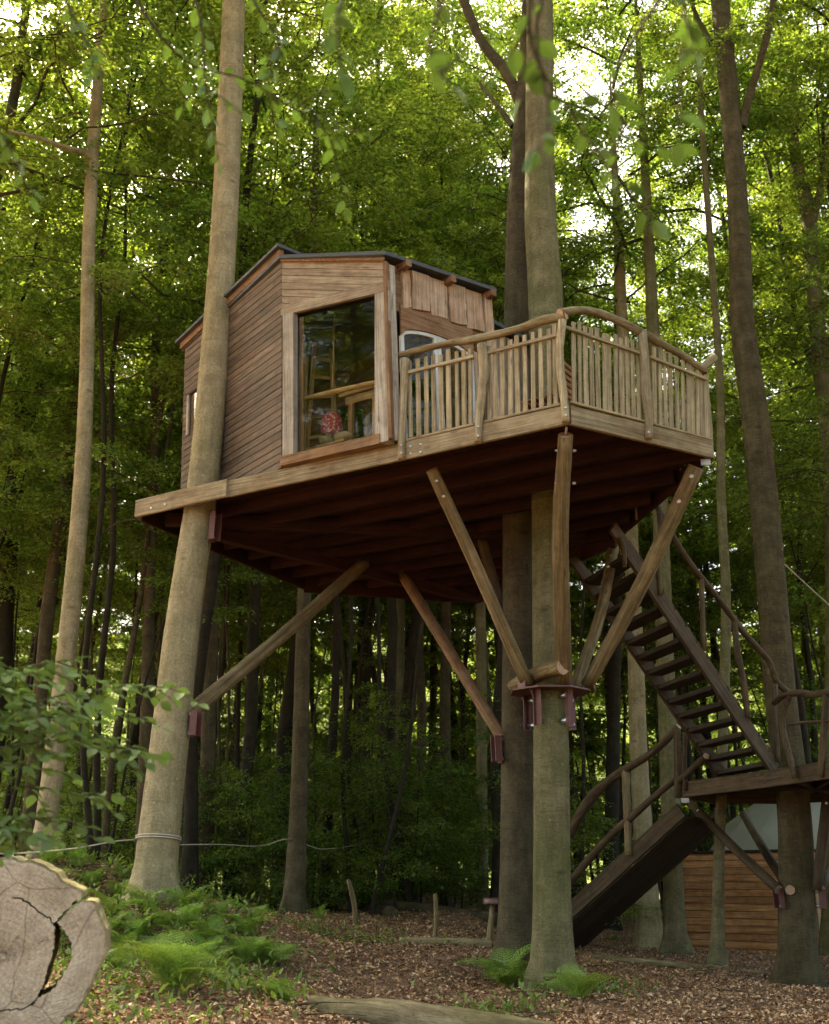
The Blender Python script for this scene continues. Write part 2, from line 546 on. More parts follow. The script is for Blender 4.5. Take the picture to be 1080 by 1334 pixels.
# ------------------------------------------------------------------ object helpers
WM = {}
def prop(o, label=None, cat=None, group=None, kind=None):
    if label:
        o['label'] = label
    if cat:
        o['category'] = cat
    if group:
        o['group'] = group
    if kind:
        o['kind'] = kind
    return o
def empty(name, loc, label, cat, group=None):
    o = bpy.data.objects.new(name, None)
    o.empty_display_size = .2
    o.location = tuple(float(v) for v in loc)
    COL.objects.link(o)
    WM[o] = Matrix.Translation(o.location)
    return prop(o, label, cat, group)
def link(name, mesh, mat4, parent=None):
    o = bpy.data.objects.new(name, mesh)
    COL.objects.link(o)
    if parent is not None:
        o.parent = parent
        o.matrix_basis = WM[parent].inverted() @ mat4
    else:
        o.matrix_basis = mat4
    WM[o] = mat4.copy()
    return o
def mesh_np(name, V, Q, mats, smooth=False, mat_idx=None):
    """V (n,3), Q (m,k) faces with the same number of corners"""
    me = bpy.data.meshes.new(name)
    V = np.asarray(V, np.float32)
    Q = np.asarray(Q, np.int32)
    m, k = Q.shape
    me.vertices.add(len(V))
    me.vertices.foreach_set('co', V.ravel())
    me.loops.add(m * k)
    me.loops.foreach_set('vertex_index', Q.ravel())
    me.polygons.add(m)
    me.polygons.foreach_set('loop_start', np.arange(0, m * k, k, dtype=np.int32))
    me.polygons.foreach_set('loop_total', np.full(m, k, np.int32))
    for mt in (mats if isinstance(mats, (list, tuple)) else [mats]):
        me.materials.append(mt)
    if mat_idx is not None:
        me.polygons.foreach_set('material_index', np.asarray(mat_idx, np.int32))
    if smooth:
        me.polygons.foreach_set('use_smooth', np.ones(m, bool))
    me.update()
    me.validate()
    return me
def mesh_py(name, V, Fs, mats, smooth=None, mat_idx=None):
    me = bpy.data.meshes.new(name)
    me.from_pydata([tuple(map(float, v)) for v in V], [], Fs)
    for mt in (mats if isinstance(mats, (list, tuple)) else [mats]):
        me.materials.append(mt)
    if mat_idx:
        me.polygons.foreach_set('material_index', mat_idx)
    if smooth is not None:
        me.polygons.foreach_set('use_smooth', smooth if isinstance(smooth, list) else [bool(smooth)] * len(Fs))
    me.update()
    return me
def unit(v):
    v = np.asarray(v, float)
    return v / (np.linalg.norm(v) + 1e-12)
def frame(origin, x, hint=(0, 0, 1)):
    x = unit(x)
    z = np.asarray(hint, float)
    z = z - x * np.dot(z, x)
    if np.linalg.norm(z) < 1e-5:
        z = np.array([0, 1, 0]) - x * x[1]
    z = unit(z)
    y = np.cross(z, x)
    o = origin
    return Matrix(((x[0], y[0], z[0], o[0]), (x[1], y[1], z[1], o[1]), (x[2], y[2], z[2], o[2]), (0, 0, 0, 1)))
def board(name, a, b, w, t, up, mat, parent=None, ch=.004, taper=1.0, bow=0.0):
    """a beam from a to b: width w along `up`, thickness t across, chamfered long edges"""
    a = np.asarray(a, float)
    b = np.asarray(b, float)
    Lg = np.linalg.norm(b - a)
    fm = frame((a + b) / 2, b - a, up)
    ch = min(ch, w * .3, t * .3)
    hw, ht = w / 2, t / 2
    ring = [(-ht + ch, -hw), (ht - ch, -hw), (ht, -hw + ch), (ht, hw - ch), (ht - ch, hw), (-ht + ch, hw), (-ht, hw - ch), (-ht, -hw + ch)]
    V = []
    xs = (-Lg / 2, Lg / 2) if not bow else (-Lg / 2, 0, Lg / 2)
    for i, x in enumerate(xs):
        k = 1.0 if i == 0 else (taper if i == len(xs) - 1 else (1 + taper) / 2)
        bz = bow if (bow and i == 1) else 0
        V += [(x, y * k, z * k + bz) for y, z in ring]
    Fs = []
    for s in range(len(xs) - 1):
        for i in range(8):
            j = (i + 1) % 8
            Fs.append((s * 8 + i, (s + 1) * 8 + i, (s + 1) * 8 + j, s * 8 + j))
    Fs.append(tuple(range(8)))
    Fs.append(tuple(reversed(range((len(xs) - 1) * 8, len(xs) * 8))))
    return link(name, mesh_py(name, V, Fs, mat), fm, parent)
def spline(P, n):
    P = np.asarray(P, float)
    if len(P) == 2:
        t = np.linspace(0, 1, n)[:, None]
        return P[0] * (1 - t) + P[1] * t
    Q = np.vstack([2 * P[0] - P[1], P, 2 * P[-1] - P[-2]])
    u = np.linspace(0, len(P) - 1, n)
    i = np.minimum(u.astype(int), len(P) - 2)
    t = (u - i)[:, None]
    p0, p1, p2, p3 = Q[i], Q[i + 1], Q[i + 2], Q[i + 3]
    return .5 * (2 * p1 + (p2 - p0) * t + (2 * p0 - 5 * p1 + 4 * p2 - p3) * t ** 2 + (-p0 + 3 * p1 - 3 * p2 + p3) * t ** 3)
def tube_arrays(path, rad, seg, rough=0.0, seed=0, flare=None):
    """rings along path (n,3); returns V, quads"""
    path = np.asarray(path, float)
    n = len(path)
    rad = np.broadcast_to(np.asarray(rad, float), (n,)).copy()
    tan = np.gradient(path, axis=0)
    tan /= np.linalg.norm(tan, axis=1)[:, None] + 1e-12
    ref = np.array([0, 0, 1.0]) if abs(tan[0][2]) < .8 else np.array([1.0, 0, 0])
    u = unit(np.cross(tan[0], ref))
    V = np.zeros((n, seg, 3))
    ang = np.linspace(0, 2 * np.pi, seg, endpoint=False)
    r_ = np.random.default_rng(seed)
    ph = r_.uniform(0, 6.28, 6)
    for i in range(n):
        u = unit(u - tan[i] * np.dot(u, tan[i]))
        w = np.cross(tan[i], u)
        k = np.ones(seg)
        if rough:
            k += rough * (.5 * np.sin(2 * ang + ph[0] + i * .35) + .35 * np.sin(3 * ang + ph[1] - i * .22) + .3 * np.sin(5 * ang + ph[2] + i * .5))
            k += rough * .35 * r_.normal(size=seg)
        if flare is not None:
            k += flare[i] * (.55 + .45 * np.sin(5 * ang + ph[3]) + .25 * np.sin(3 * ang + ph[4]))
        V[i] = path[i] + (np.cos(ang)[:, None] * u + np.sin(ang)[:, None] * w) * (rad[i] * k)[:, None]
    idx = np.arange(n * seg).reshape(n, seg)
    a = idx[:-1]
    b = np.roll(idx, -1, axis=1)[:-1]
    c = np.roll(idx, -1, axis=1)[1:]
    d = idx[1:]
    Q = np.stack([a, b, c, d], -1).reshape(-1, 4)
    return V.reshape(-1, 3), Q
def log(name, pts, rad, mat, parent=None, seg=10, n=None, rough=.06, seed=None, end_mat=None, sm=True, hint=(0, 0, 1)):
    P = np.asarray(pts, float)
    n = n or max(4, 4 * len(P))
    path = spline(P, n)
    if np.ndim(rad):
        rad = np.interp(np.linspace(0, 1, n), np.linspace(0, 1, len(rad)), rad)
    V, Q = tube_arrays(path, rad, seg, rough, rnd.randrange(1 << 20) if seed is None else seed)
    fm = frame(P[0], P[-1] - P[0] if np.linalg.norm(P[-1] - P[0]) > 1e-4 else P[1] - P[0], hint)
    inv = np.array(fm.inverted())
    V = V @ inv[:3, :3].T + inv[:3, 3]
    Fs = [tuple(map(int, q)) for q in Q]
    k = len(Fs)
    Fs.append(tuple(reversed(range(seg))))
    Fs.append(tuple(range((n - 1) * seg, n * seg)))
    mats = [mat] + ([end_mat] if end_mat else [])
    mi = [0] * k + ([1, 1] if end_mat else [0, 0])
    return link(name, mesh_py(name, V, Fs, mats, [sm] * k + [False, False], mi), fm, parent)
def disc_bolt(name, p, n, r, h, parent, mat=None):
    """domed bolt head on a surface with outward normal n"""
    fm = frame(p, n)
    V, Fs = [], []
    for x, rr in ((-.004, r), (h * .5, r), (h, r * .6)):
        for i in range(8):
            a = i * math.pi / 4
            V.append((x, rr * math.cos(a), rr * math.sin(a)))
    for s in range(2):
        for i in range(8):
            j = (i + 1) % 8
            Fs.append((s * 8 + i, s * 8 + j, s * 8 + 8 + j, s * 8 + 8 + i))
    Fs.append(tuple(range(16, 24)))
    return link(name, mesh_py(name, V, Fs, mat or M['bolt']), fm, parent)
def clip(poly, nx, ny, c):
    """keep nx*x + ny*y <= c"""
    out = []
    for i in range(len(poly)):
        p, q = poly[i], poly[(i + 1) % len(poly)]
        dp, dq = nx * p[0] + ny * p[1] - c, nx * q[0] + ny * q[1] - c
        if dp <= 0:
            out.append(p)
        if dp * dq < 0:
            t = dp / (dp - dq)
            out.append((p[0] + t * (q[0] - p[0]), p[1] + t * (q[1] - p[1])))
    return out
def clip_convex(poly, conv):
    """clip poly by the convex counter-clockwise polygon conv"""
    for i in range(len(conv)):
        a, b = conv[i], conv[(i + 1) % len(conv)]
        nx, ny = b[1] - a[1], -(b[0] - a[0])
        poly = clip(poly, nx, ny, nx * a[0] + ny * a[1])
        if len(poly) < 3:
            return []
    return poly
def area2(p):
    return sum(p[i][0] * p[(i + 1) % len(p)][1] - p[(i + 1) % len(p)][0] * p[i][1] for i in range(len(p))) / 2
class Plane:
    """a wall: origin, horizontal direction d, second direction k, outward normal n"""
    def __init__(s, o, d, n, k=(0, 0, 1)):
        s.o, s.d, s.k = np.asarray(o, float), unit(d), np.asarray(k, float)
        c = unit(np.cross(s.d, s.k))
        s.n = c if np.dot(c, n) > 0 else -c
    def uv(s, P):
        p = np.asarray(P) - s.o
        dk_, kk = float(np.dot(s.d, s.k)), float(np.dot(s.k, s.k))
        a, b = float(np.dot(p, s.d)), float(np.dot(p, s.k))
        det = kk - dk_ * dk_
        return ((a * kk - b * dk_) / det, (b - a * dk_) / det)
    def px(s, x, y, off=0.0):
        return s.uv(atP(x, y, s.o + s.n * off, s.n))
    def at(s, u, v, off=0.0):
        return s.o + s.d * u + s.k * v + s.n * off
def prism(name, pts, pl, o0, o1, mat, parent, grain='d', inset=.003):
    """polygon pts (u,v) on Plane pl, from offset o0 to o1 along its normal"""
    if len(pts) < 3 or abs(area2(pts)) < 1e-4:
        return None
    if area2(pts) < 0:
        pts = pts[::-1]
    cu = sum(p[0] for p in pts) / len(pts)
    cv = sum(p[1] for p in pts) / len(pts)
    g = pl.d if grain == 'd' else (pl.k if grain == 'k' else pl.d * grain[0] + pl.k * grain[1])
    fm = frame(pl.at(cu, cv, o0), g, pl.n)
    inv = np.array(fm.inverted())
    W = []
    for off, ins in ((o0, 0), (o1 - inset, 0), (o1, inset)):
        for u, v in pts:
            L_ = math.hypot(u - cu, v - cv) + 1e-9
            W.append(pl.at(u - (u - cu) / L_ * ins, v - (v - cv) / L_ * ins, off))
    W = np.array(W) @ inv[:3, :3].T + inv[:3, 3]
    n = len(pts)
    Fs = [tuple(reversed(range(n))), tuple(range(2 * n, 3 * n))]
    for r_ in range(2):
        for i in range(n):
            j = (i + 1) % n
            Fs.append((r_ * n + i, r_ * n + j, (r_ + 1) * n + j, (r_ + 1) * n + i))
    flip = np.dot(np.cross(pl.d, pl.k), pl.n) < 0
    if flip:
        Fs = [tuple(reversed(f)) for f in Fs]
    return link(name, mesh_py(name, W, Fs, mat), fm, parent)

# ================================================================== GROUND
def axis_coords(lo, hi, flo, fhi, step):
    mid = list(np.arange(flo, fhi + 1e-6, step))
    a, s = [], step
    x = flo
    while x > lo:
        s *= 1.35
        x -= s
        a.append(max(x, lo))
    b, s = [], step
    x = fhi
    while x < hi:
        s *= 1.35
        x += s
        b.append(min(x, hi))
    return np.array(a[::-1] + mid + b)
gx = axis_coords(-160, 160, -7, 10, .14)
gy = axis_coords(-160, 220, 4, 30, .14)
GX, GY = np.meshgrid(gx, gy, indexing='ij')
GZ = ground_z(GX, GY)
near = np.exp(-((GX / 14) ** 2 + ((GY - 14) / 16) ** 2))
GZ = GZ + rng.normal(size=GZ.shape) * .010 * near
nx_, ny_ = GX.shape
ii = np.arange(nx_ * ny_).reshape(nx_, ny_)
GQ = np.stack([ii[:-1, :-1], ii[1:, :-1], ii[1:, 1:], ii[:-1, 1:]], -1).reshape(-1, 4)
ground = link('forest_floor', mesh_np('forest_floor', np.stack([GX, GY, GZ], -1).reshape(-1, 3), GQ, M['soil'], True), Matrix.Identity(4))
prop(ground, 'brown leaf covered forest floor', None, None, 'structure')

# ================================================================== TREES
def leaves_from(org, dirn, nrm, size, width=.62, fold=.10):
    """rhombic leaves: arrays (m,3),(m,3),(m,3),(m,)"""
    d = dirn / (np.linalg.norm(dirn, axis=1)[:, None] + 1e-9)
    s = np.cross(nrm, d)
    s /= np.linalg.norm(s, axis=1)[:, None] + 1e-9
    n = np.cross(d, s)
    l = size[:, None]
    b = org
    t = org + d * l - n * l * .08
    m1 = org + d * l * .46 + s * l * width / 2 + n * l * fold
    m2 = org + d * l * .46 - s * l * width / 2 + n * l * fold
    V = np.stack([b, m2, t, m1], 1).reshape(-1, 3)
    Q = np.arange(len(V)).reshape(-1, 4)
    return V, Q
def gen_tree(seed, H, cb, R, nb, sprays, k, lsize, trunk_r, nsub=6, bend=.5, low=10, spray_len=(.3, .55), leaf='leaf'):
    r = np.random.default_rng(seed)
    # trunk
    tz = np.linspace(0, H, 18)
    ph = r.uniform(0, 6.28, 4)
    tx = bend * (np.sin(tz / H * 3.1 + ph[0]) - np.sin(ph[0])) + .09 * np.sin(tz * .9 + ph[2])
    ty = bend * (np.sin(tz / H * 2.7 + ph[1]) - np.sin(ph[1])) + .09 * np.sin(tz * .8 + ph[3])
    tp = np.stack([tx, ty, tz], 1)
    tp[0, 2] = -.3
    tr = trunk_r * (1 - .82 * tz / H)
    fl = np.clip(1 - tz / 1.0, 0, 1) ** 2 * .8
    TV, TQ = tube_arrays(tp, tr, 10, .05, seed, fl)
    at = lambda z: np.array([np.interp(z, tz, tp[:, 0]), np.interp(z, tz, tp[:, 1]), z])
    BV, BQ, off = [], [], 0
    lines = []
    for i in range(nb):
        f = (i + r.uniform(0, 1)) / nb
        z = cb + (H * .97 - cb) * f ** 1.1
        az = i * 2.39996 + r.uniform(-.5, .5)
        Lb = R * (1.05 - .8 * f ** 1.8) * r.uniform(.65, 1.15)
        el = math.radians(low + 45 * f + r.uniform(-12, 12))
        d = np.array([math.cos(az) * math.cos(el), math.sin(az) * math.cos(el), math.sin(el)])
        t = np.linspace(0, 1, 7)[:, None]
        sag = np.array([0, 0, -1]) * Lb * .16 * t ** 2
        wob = np.cumsum(r.normal(size=(7, 3)) * Lb * .03, axis=0)
        p = at(z) + d * Lb * t + sag + wob
        r0 = max(.012, trunk_r * .26 * (1 - .6 * f))
        V, Q = tube_arrays(p, np.linspace(r0, .006, 7), 5, 0, 1)
        BV.append(V); BQ.append(Q + off); off += len(V)
        lines.append((p, Lb * .45, r0))
        for s_ in range(nsub):
            ts = r.uniform(.25, .95)
            q0 = np.array([np.interp(ts, t[:, 0], p[:, c]) for c in range(3)])
            a2 = az + r.choice([-1, 1]) * r.uniform(.5, 1.15)
            e2 = r.uniform(-.25, .35)
            d2 = np.array([math.cos(a2) * math.cos(e2), math.sin(a2) * math.cos(e2), math.sin(e2)])
            L2 = Lb * r.uniform(.3, .5) * (1.15 - .6 * ts)
            t2 = np.linspace(0, 1, 4)[:, None]
            q = q0 + d2 * L2 * t2 + np.array([0, 0, -1]) * L2 * .15 * t2 ** 2 + np.cumsum(r.normal(size=(4, 3)) * L2 * .05, axis=0)
            V, Q = tube_arrays(q, np.linspace(r0 * .4, .004, 4), 4, 0, 1)
            BV.append(V); BQ.append(Q + off); off += len(V)
            lines.append((q, L2, r0 * .4))
    BV = np.vstack(BV); BQ = np.vstack(BQ)
    branches = mesh_np('branches', BV, BQ, M['branch'], True)
    w = np.array([l[1] for l in lines])
    pick = r.choice(len(lines), sprays, p=w / w.sum())
    org = np.zeros((sprays, 3))
    outd = np.zeros((sprays, 3))
    for j, li in enumerate(pick):
        p = lines[li][0]
        u = (1 - r.uniform(0, 1) ** 1.4) * (len(p) - 1)
        i0 = min(int(u), len(p) - 2)
        org[j] = p[i0] + (p[i0 + 1] - p[i0]) * (u - i0)
        outd[j] = p[-1] - p[0]
    az = np.arctan2(outd[:, 1], outd[:, 0]) + r.normal(size=sprays) * .9
    el = r.normal(size=sprays) * .22 - .12
    ax = np.stack([np.cos(az) * np.cos(el), np.sin(az) * np.cos(el), np.sin(el)], 1)
    nr = np.stack([r.normal(size=sprays) * .35, r.normal(size=sprays) * .35, np.ones(sprays)], 1)
    sd = np.cross(nr, ax)
    sd /= np.linalg.norm(sd, axis=1)[:, None]
    nr = np.cross(ax, sd)
    sl = r.uniform(*spray_len, size=sprays)
    j = np.arange(k)
    f = (j + .6) / k
    side = np.where(j % 2 == 0, 1.0, -1.0)
    shape = np.sin(np.clip(f * 1.05, 0, 1) * math.pi * .8 + .35)     # fan widens then closes
    o = org[:, None] + ax[:, None] * (sl[:, None] * f)[..., None] + sd[:, None] * (side * shape * .32 * 1.0)[None, :, None] * (sl * .9)[:, None, None] * r.uniform(.3, 1.1, size=(sprays, k))[..., None]
    o = o + np.array([0, 0, -1]) * (sl[:, None] * f ** 2 * .18)[..., None] + r.normal(size=(sprays, k, 3)) * .025
    ld = ax[:, None] * r.uniform(.35, .9, size=(sprays, k))[..., None] + sd[:, None] * (side[None] * r.uniform(.3, .95, size=(sprays, k)))[..., None] + r.normal(size=(sprays, k, 3)) * .16
    ld[..., 2] -= .12
    ln = nr[:, None] + r.normal(size=(sprays, k, 3)) * .32
    sz = lsize * r.uniform(.7, 1.25, size=(sprays, k))
    V, Q = leaves_from(o.reshape(-1, 3), ld.reshape(-1, 3), ln.reshape(-1, 3), sz.ravel())
    crown = mesh_np('crown', V, Q, M[leaf])
    return dict(wood=(TV, TQ, BV, BQ), branches=branches, crown=crown, cb=cb, H=H)

VAR = [gen_tree(101, 31, 11, 4.8, 36, 2450, 13, .105, .15),
       gen_tree(102, 28, 9, 4.2, 36, 2300, 13, .098, .115),
       gen_tree(103, 24, 7.5, 3.4, 32, 1700, 13, .095, .085),
       gen_tree(104, 33, 12.5, 5.2, 36, 2600, 13, .105, .165),
       gen_tree(105, 22, 1.6, 3.8, 36, 1900, 13, .13, .14)]
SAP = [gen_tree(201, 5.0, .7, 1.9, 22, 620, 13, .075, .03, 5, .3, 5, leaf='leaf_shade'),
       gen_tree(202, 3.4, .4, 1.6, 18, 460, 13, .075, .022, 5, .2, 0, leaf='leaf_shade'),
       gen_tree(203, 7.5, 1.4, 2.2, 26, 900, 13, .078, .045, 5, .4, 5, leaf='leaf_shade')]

POLE = [gen_tree(301, 17, 9.0, 2.0, 18, 520, 13, .09, .055, 4, .5), gen_tree(302, 14, 6.5, 1.7, 16, 420, 13, .09, .04, 4, .6)]
TRUNKS = {}
def trunk_mesh(v, key):
    if (id(v), key) not in TRUNKS:
        TV, TQ, BV, BQ = v['wood']
        TRUNKS[(id(v), key)] = mesh_np('trunk', np.vstack([TV, BV]), np.vstack([TQ, BQ + len(TV)]), [M[key], M['branch']], True, [0] * len(TQ) + [1] * len(BQ))
    return TRUNKS[(id(v), key)]
def place_tree(name, v, x, y, s, rz, tilt, label, cat, group, key='beech_shaded'):
    z = float(ground_z(x, y))
    root = bpy.data.objects.new(name, None)
    COL.objects.link(root)
    m = Matrix.Translation((x, y, z)) @ Matrix.Rotation(tilt[0], 4, 'X') @ Matrix.Rotation(tilt[1], 4, 'Y') @ Matrix.Rotation(rz, 4, 'Z') @ Matrix.Diagonal((s, s, s, 1))
    root.matrix_basis = m
    WM[root] = m
    prop(root, label, cat, group)
    for part, me in (('trunk', trunk_mesh(v, key)), ('crown', v['crown'])):
        o = bpy.data.objects.new(part, me)
        COL.objects.link(o)
        o.parent = root
        WM[o] = m
    return root
def hero_tree(label, pxs, Y0, Y1, matkey, base=None, top=22.0, crown=None, crown_z=14.5, crown_s=1.0, seg=18, flare=.8, name='beech_tree', limbs=(), ext=None, rz=None):
    """trunk through photo pixels (x, y, width); its distance runs from Y0 at the base to Y1 at the last pixel"""
    ys = np.array([p[1] for p in pxs], float)
    f = (ys - ys[0]) / (ys[-1] - ys[0])
    P = np.array([atY(p[0], p[1], Y0 + (Y1 - Y0) * q) for p, q in zip(pxs, f)])
    W = np.array([p[2] * pxm(pt) / 2 for p, pt in zip(pxs, P)])
    gz = float(ground_z(P[0, 0], P[0, 1]))
    # foot below the ground and a continuation above the frame
    foot = P[0].copy(); foot[2] = min(gz, P[0, 2]) - .25
    P = np.vstack([foot, P]); W = np.concatenate([[W[0] * 1.02], W])
    if P[-1, 2] < top:
        d = unit(P[-1] - P[-3]) if ext is None else unit(ext)
        d = unit(d * [.6, .6, 1])
        extra = [P[-1] + d * (top - P[-1, 2]) / d[2] * q for q in (.35, .7, 1.0)]
        P = np.vstack([P, extra]); W = np.concatenate([W, W[-1] * np.array([.8, .5, .15])])
    n = 46
    path = spline(P, n)
    u = np.linspace(0, len(P) - 1, n)
    rad = np.interp(u, np.arange(len(P)), W)
    root = empty(name, (P[1][0], P[1][1], gz), label, 'tree')
    hz = path[:, 2] - gz
    fl = np.clip(1 - hz / .55, 0, 1) ** 2.0 * flare
    V, Q = tube_arrays(path, rad, seg, .022, rnd.randrange(9999), fl)
    base_m = WM[root]
    link('trunk', mesh_np('trunk', V - np.array(base_m.translation), Q, M[matkey], True), base_m, root)
    for lp in limbs:                                            # forks and limbs: list of (x, y, width, Y)
        LP = np.array([atY(a, b_, Yl) for a, b_, w_, Yl in lp])
        LR = [w_ * pxm(p) / 2 for (a, b_, w_, Yl), p in zip(lp, LP)]
        pth = spline(LP, 14)
        V, Q = tube_arrays(pth, np.interp(np.linspace(0, 1, 14), np.linspace(0, 1, len(LR)), LR), 8, .04, rnd.randrange(999))
        link('branch', mesh_np('branch', V - np.array(base_m.translation), Q, M[matkey], True), base_m, root)
    if crown is not None:
        v = VAR[crown]
        k = np.argmin(abs(path[:, 2] - crown_z))
        m = Matrix.Translation((path[k][0], path[k][1], crown_z - v['cb'] * crown_s)) @ Matrix.Rotation(rnd.uniform(0, 6.28) if rz is None else rz, 4, 'Z') @ Matrix.Diagonal((crown_s, crown_s, crown_s, 1))
        link('branches', v['branches'], m, root)
        link('crown', v['crown'], m, root)
    return root, path, rad

# ---- the trees one can point to
TREE_LEFT, LPATH, LRAD = hero_tree('smooth pale beech leaning past the cabin siding, rope tied round its foot',
    [(200, 1168, 56), (208, 1080, 54), (222, 960, 50), (240, 800, 45), (262, 650, 40), (277, 500, 38), (290, 330, 35), (298, 170, 33), (305, 0, 29)], 14.05, 14.6, 'beech_pale', crown=0, crown_z=16)
TREE_FRONT, FPATH, FRAD = hero_tree('thick green-tinged beech carrying the red steel collar under the deck corner',
    [(721, 1288, 58), (719, 1150, 49), (718, 1000, 47), (716, 880, 44), (714, 660, 42), (711, 400, 45), (705, 300, 42), (703, 180, 38), (703, 0, 34)], 14.0, 14.1, 'beech', crown=3, crown_z=16.5, crown_s=.9)
TREE_REAR, RPATH, RRAD = hero_tree('brownish beech close behind the collared trunk, with a low forked limb',
    [(672, 1248, 54), (673, 1150, 46), (674, 1000, 43), (675, 800, 40), (673, 600, 36), (673, 420, 33), (675, 300, 32), (682, 180, 30), (690, 60, 26)], 14.85, 14.6, 'beech_brown_shaded', crown=None,
    limbs=[[(684, 150, 16, 14.65), (660, 95, 15, 14.7), (625, 50, 13, 14.9), (597, -20, 12, 15.2), (575, -90, 8, 15.5)],
           [(668, 165, 8, 14.7), (650, 140, 6, 14.9), (625, 108, 4, 15.4)]])
TREE_RIGHT, TPATH, TRAD = hero_tree('tall dark beech growing up through the round stair landing',
    [(1040, 1288, 54), (1038, 1160, 46), (1034, 1050, 43), (1016, 900, 41), (1003, 740, 37), (986, 560, 35), (967, 420, 31), (963, 300, 28), (953, 160, 25), (938, 0, 23)], 18.0, 18.3, 'beech_right_shaded', crown=0, crown_z=19, top=27,
    limbs=[[(966, 165, 14, 18.25), (975, 130, 11, 18.1), (990, 80, 10, 17.9), (1005, 20, 9, 17.7), (1012, -60, 7, 17.5)],
           [(925, 55, 8, 18.3), (905, 15, 6, 18.4), (895, -30, 4, 18.5)]])
hero_tree('slim pale beech with a bare side branch standing behind the leafy sapling',
    [(58, 1095, 29), (72, 980, 27), (92, 800, 25), (106, 640, 22), (113, 480, 18), (115, 340, 17), (121, 200, 16), (130, 80, 13)], 16.0, 16.6, 'beech_pale', crown=2, crown_z=13.5, top=20,
    limbs=[[(118, 212, 10, 16.5), (110, 200, 9, 16.3), (85, 192, 7, 15.9), (50, 180, 5, 15.4), (10, 170, 4, 15)]])
hero_tree('dark leaning beech behind the slim pale one', [(45, 1000, 18), (62, 800, 18), (85, 640, 17), (103, 500, 15), (117, 400, 13), (128, 250, 10)], 23, 23.5, 'beech_brown_shaded', crown=1, crown_z=11, top=19)
hero_tree('dark forked beech standing deep in the wood beside the leaning dark one',
    [(0, 900, 26), (6, 780, 25), (18, 650, 23), (26, 560, 18), (38, 430, 15), (50, 330, 12)], 25, 25.5, 'beech_shaded', crown=1, crown_z=12, top=20,
    limbs=[[(24, 620, 14, 25.2), (42, 545, 13, 25.1), (58, 470, 11, 25), (66, 390, 9, 25), (72, 300, 6, 25)]])
hero_tree('dark winding beech seen just off the end of the deck beam', [(186, 1095, 19), (192, 900, 17), (197, 700, 14), (203, 560, 13), (203, 450, 12), (213, 340, 11), (218, 260, 8)], 23, 23.5, 'beech_brown_shaded', crown=2, crown_z=12, top=19,
    limbs=[[(206, 640, 6, 23.3), (222, 560, 5, 23.2), (228, 480, 5, 23.2), (236, 420, 4, 23.2)]])
hero_tree('brown beech standing behind the roped beech', [(268, 1105, 20), (272, 950, 19), (276, 800, 18), (280, 700, 17), (292, 400, 12)], 24, 24.5, 'beech_brown_shaded', crown=1, crown_z=13, top=20)
hero_tree('reddish brown beech at the end of the rope', [(383, 1175, 30), (388, 1080, 24), (392, 950, 21), (395, 820, 19), (402, 560, 15), (408, 300, 11), (412, 180, 8)], 20, 21.5, 'beech_brown_shaded', crown=2, crown_z=13, top=19, flare=.6)
hero_tree('pale straight beech seen between the two brown diagonal struts', [(517, 1050, 21), (518, 900, 20), (518, 780, 18), (520, 400, 14)], 29, 29.5, 'beech', crown=1, crown_z=14, top=20)
hero_tree('thin beech standing behind the lower diagonal strut', [(580, 1060, 15), (580, 900, 14), (581, 790, 13), (583, 400, 10)], 29, 29, 'beech_brown_shaded', crown=2, crown_z=14, top=19)
hero_tree('thin beech pole close to the brown rear trunk', [(628, 1080, 15), (627, 900, 14), (626, 790, 13), (624, 400, 10)], 27, 27, 'beech', crown=2, crown_z=14, top=19)
hero_tree('stout beech rooted by the shed corner', [(880, 1243, 31), (877, 1150, 26), (872, 1000, 25), (866, 850, 23), (858, 600, 19), (846, 330, 14)], 21.3, 21.5, 'beech', crown=3, crown_z=15, top=23)
hero_tree('double grey beech behind the lower stair rail', [(846, 1215, 36), (840, 1120, 26), (832, 980, 23), (828, 850, 21), (818, 600, 17), (806, 320, 13)], 23.5, 23.5, 'beech_pale', crown=1, crown_z=14, top=21)
hero_tree('slender crooked beech in front of the shed boards', [(935, 1258, 18), (936, 1150, 15), (938, 1070, 14), (946, 800, 13), (940, 660, 12), (938, 500, 10), (930, 380, 9), (917, 200, 8), (908, 60, 6)], 19.2, 19.8, 'beech', crown=2, crown_z=16, crown_s=.8, top=20)
hero_tree('swaying beech beyond the landing rail, forked high up', [(1086, 1200, 30), (1090, 800, 28), (1082, 580, 24), (1070, 480, 22), (1061, 380, 20), (1053, 280, 19), (1034, 190, 14), (1031, 110, 12), (1040, 30, 10)], 22, 22.5, 'beech', crown=1, crown_z=17, top=23,
    limbs=[[(1056, 300, 12, 22.3), (1068, 250, 9, 22.3), (1078, 190, 7, 22.2), (1095, 130, 5, 22)]])
hero_tree('dark paired beech far behind the railing', [(795, 1190, 20), (800, 900, 17), (806, 600, 15), (806, 300, 12)], 30, 30, 'beech_shaded', crown=1, crown_z=14, top=21)

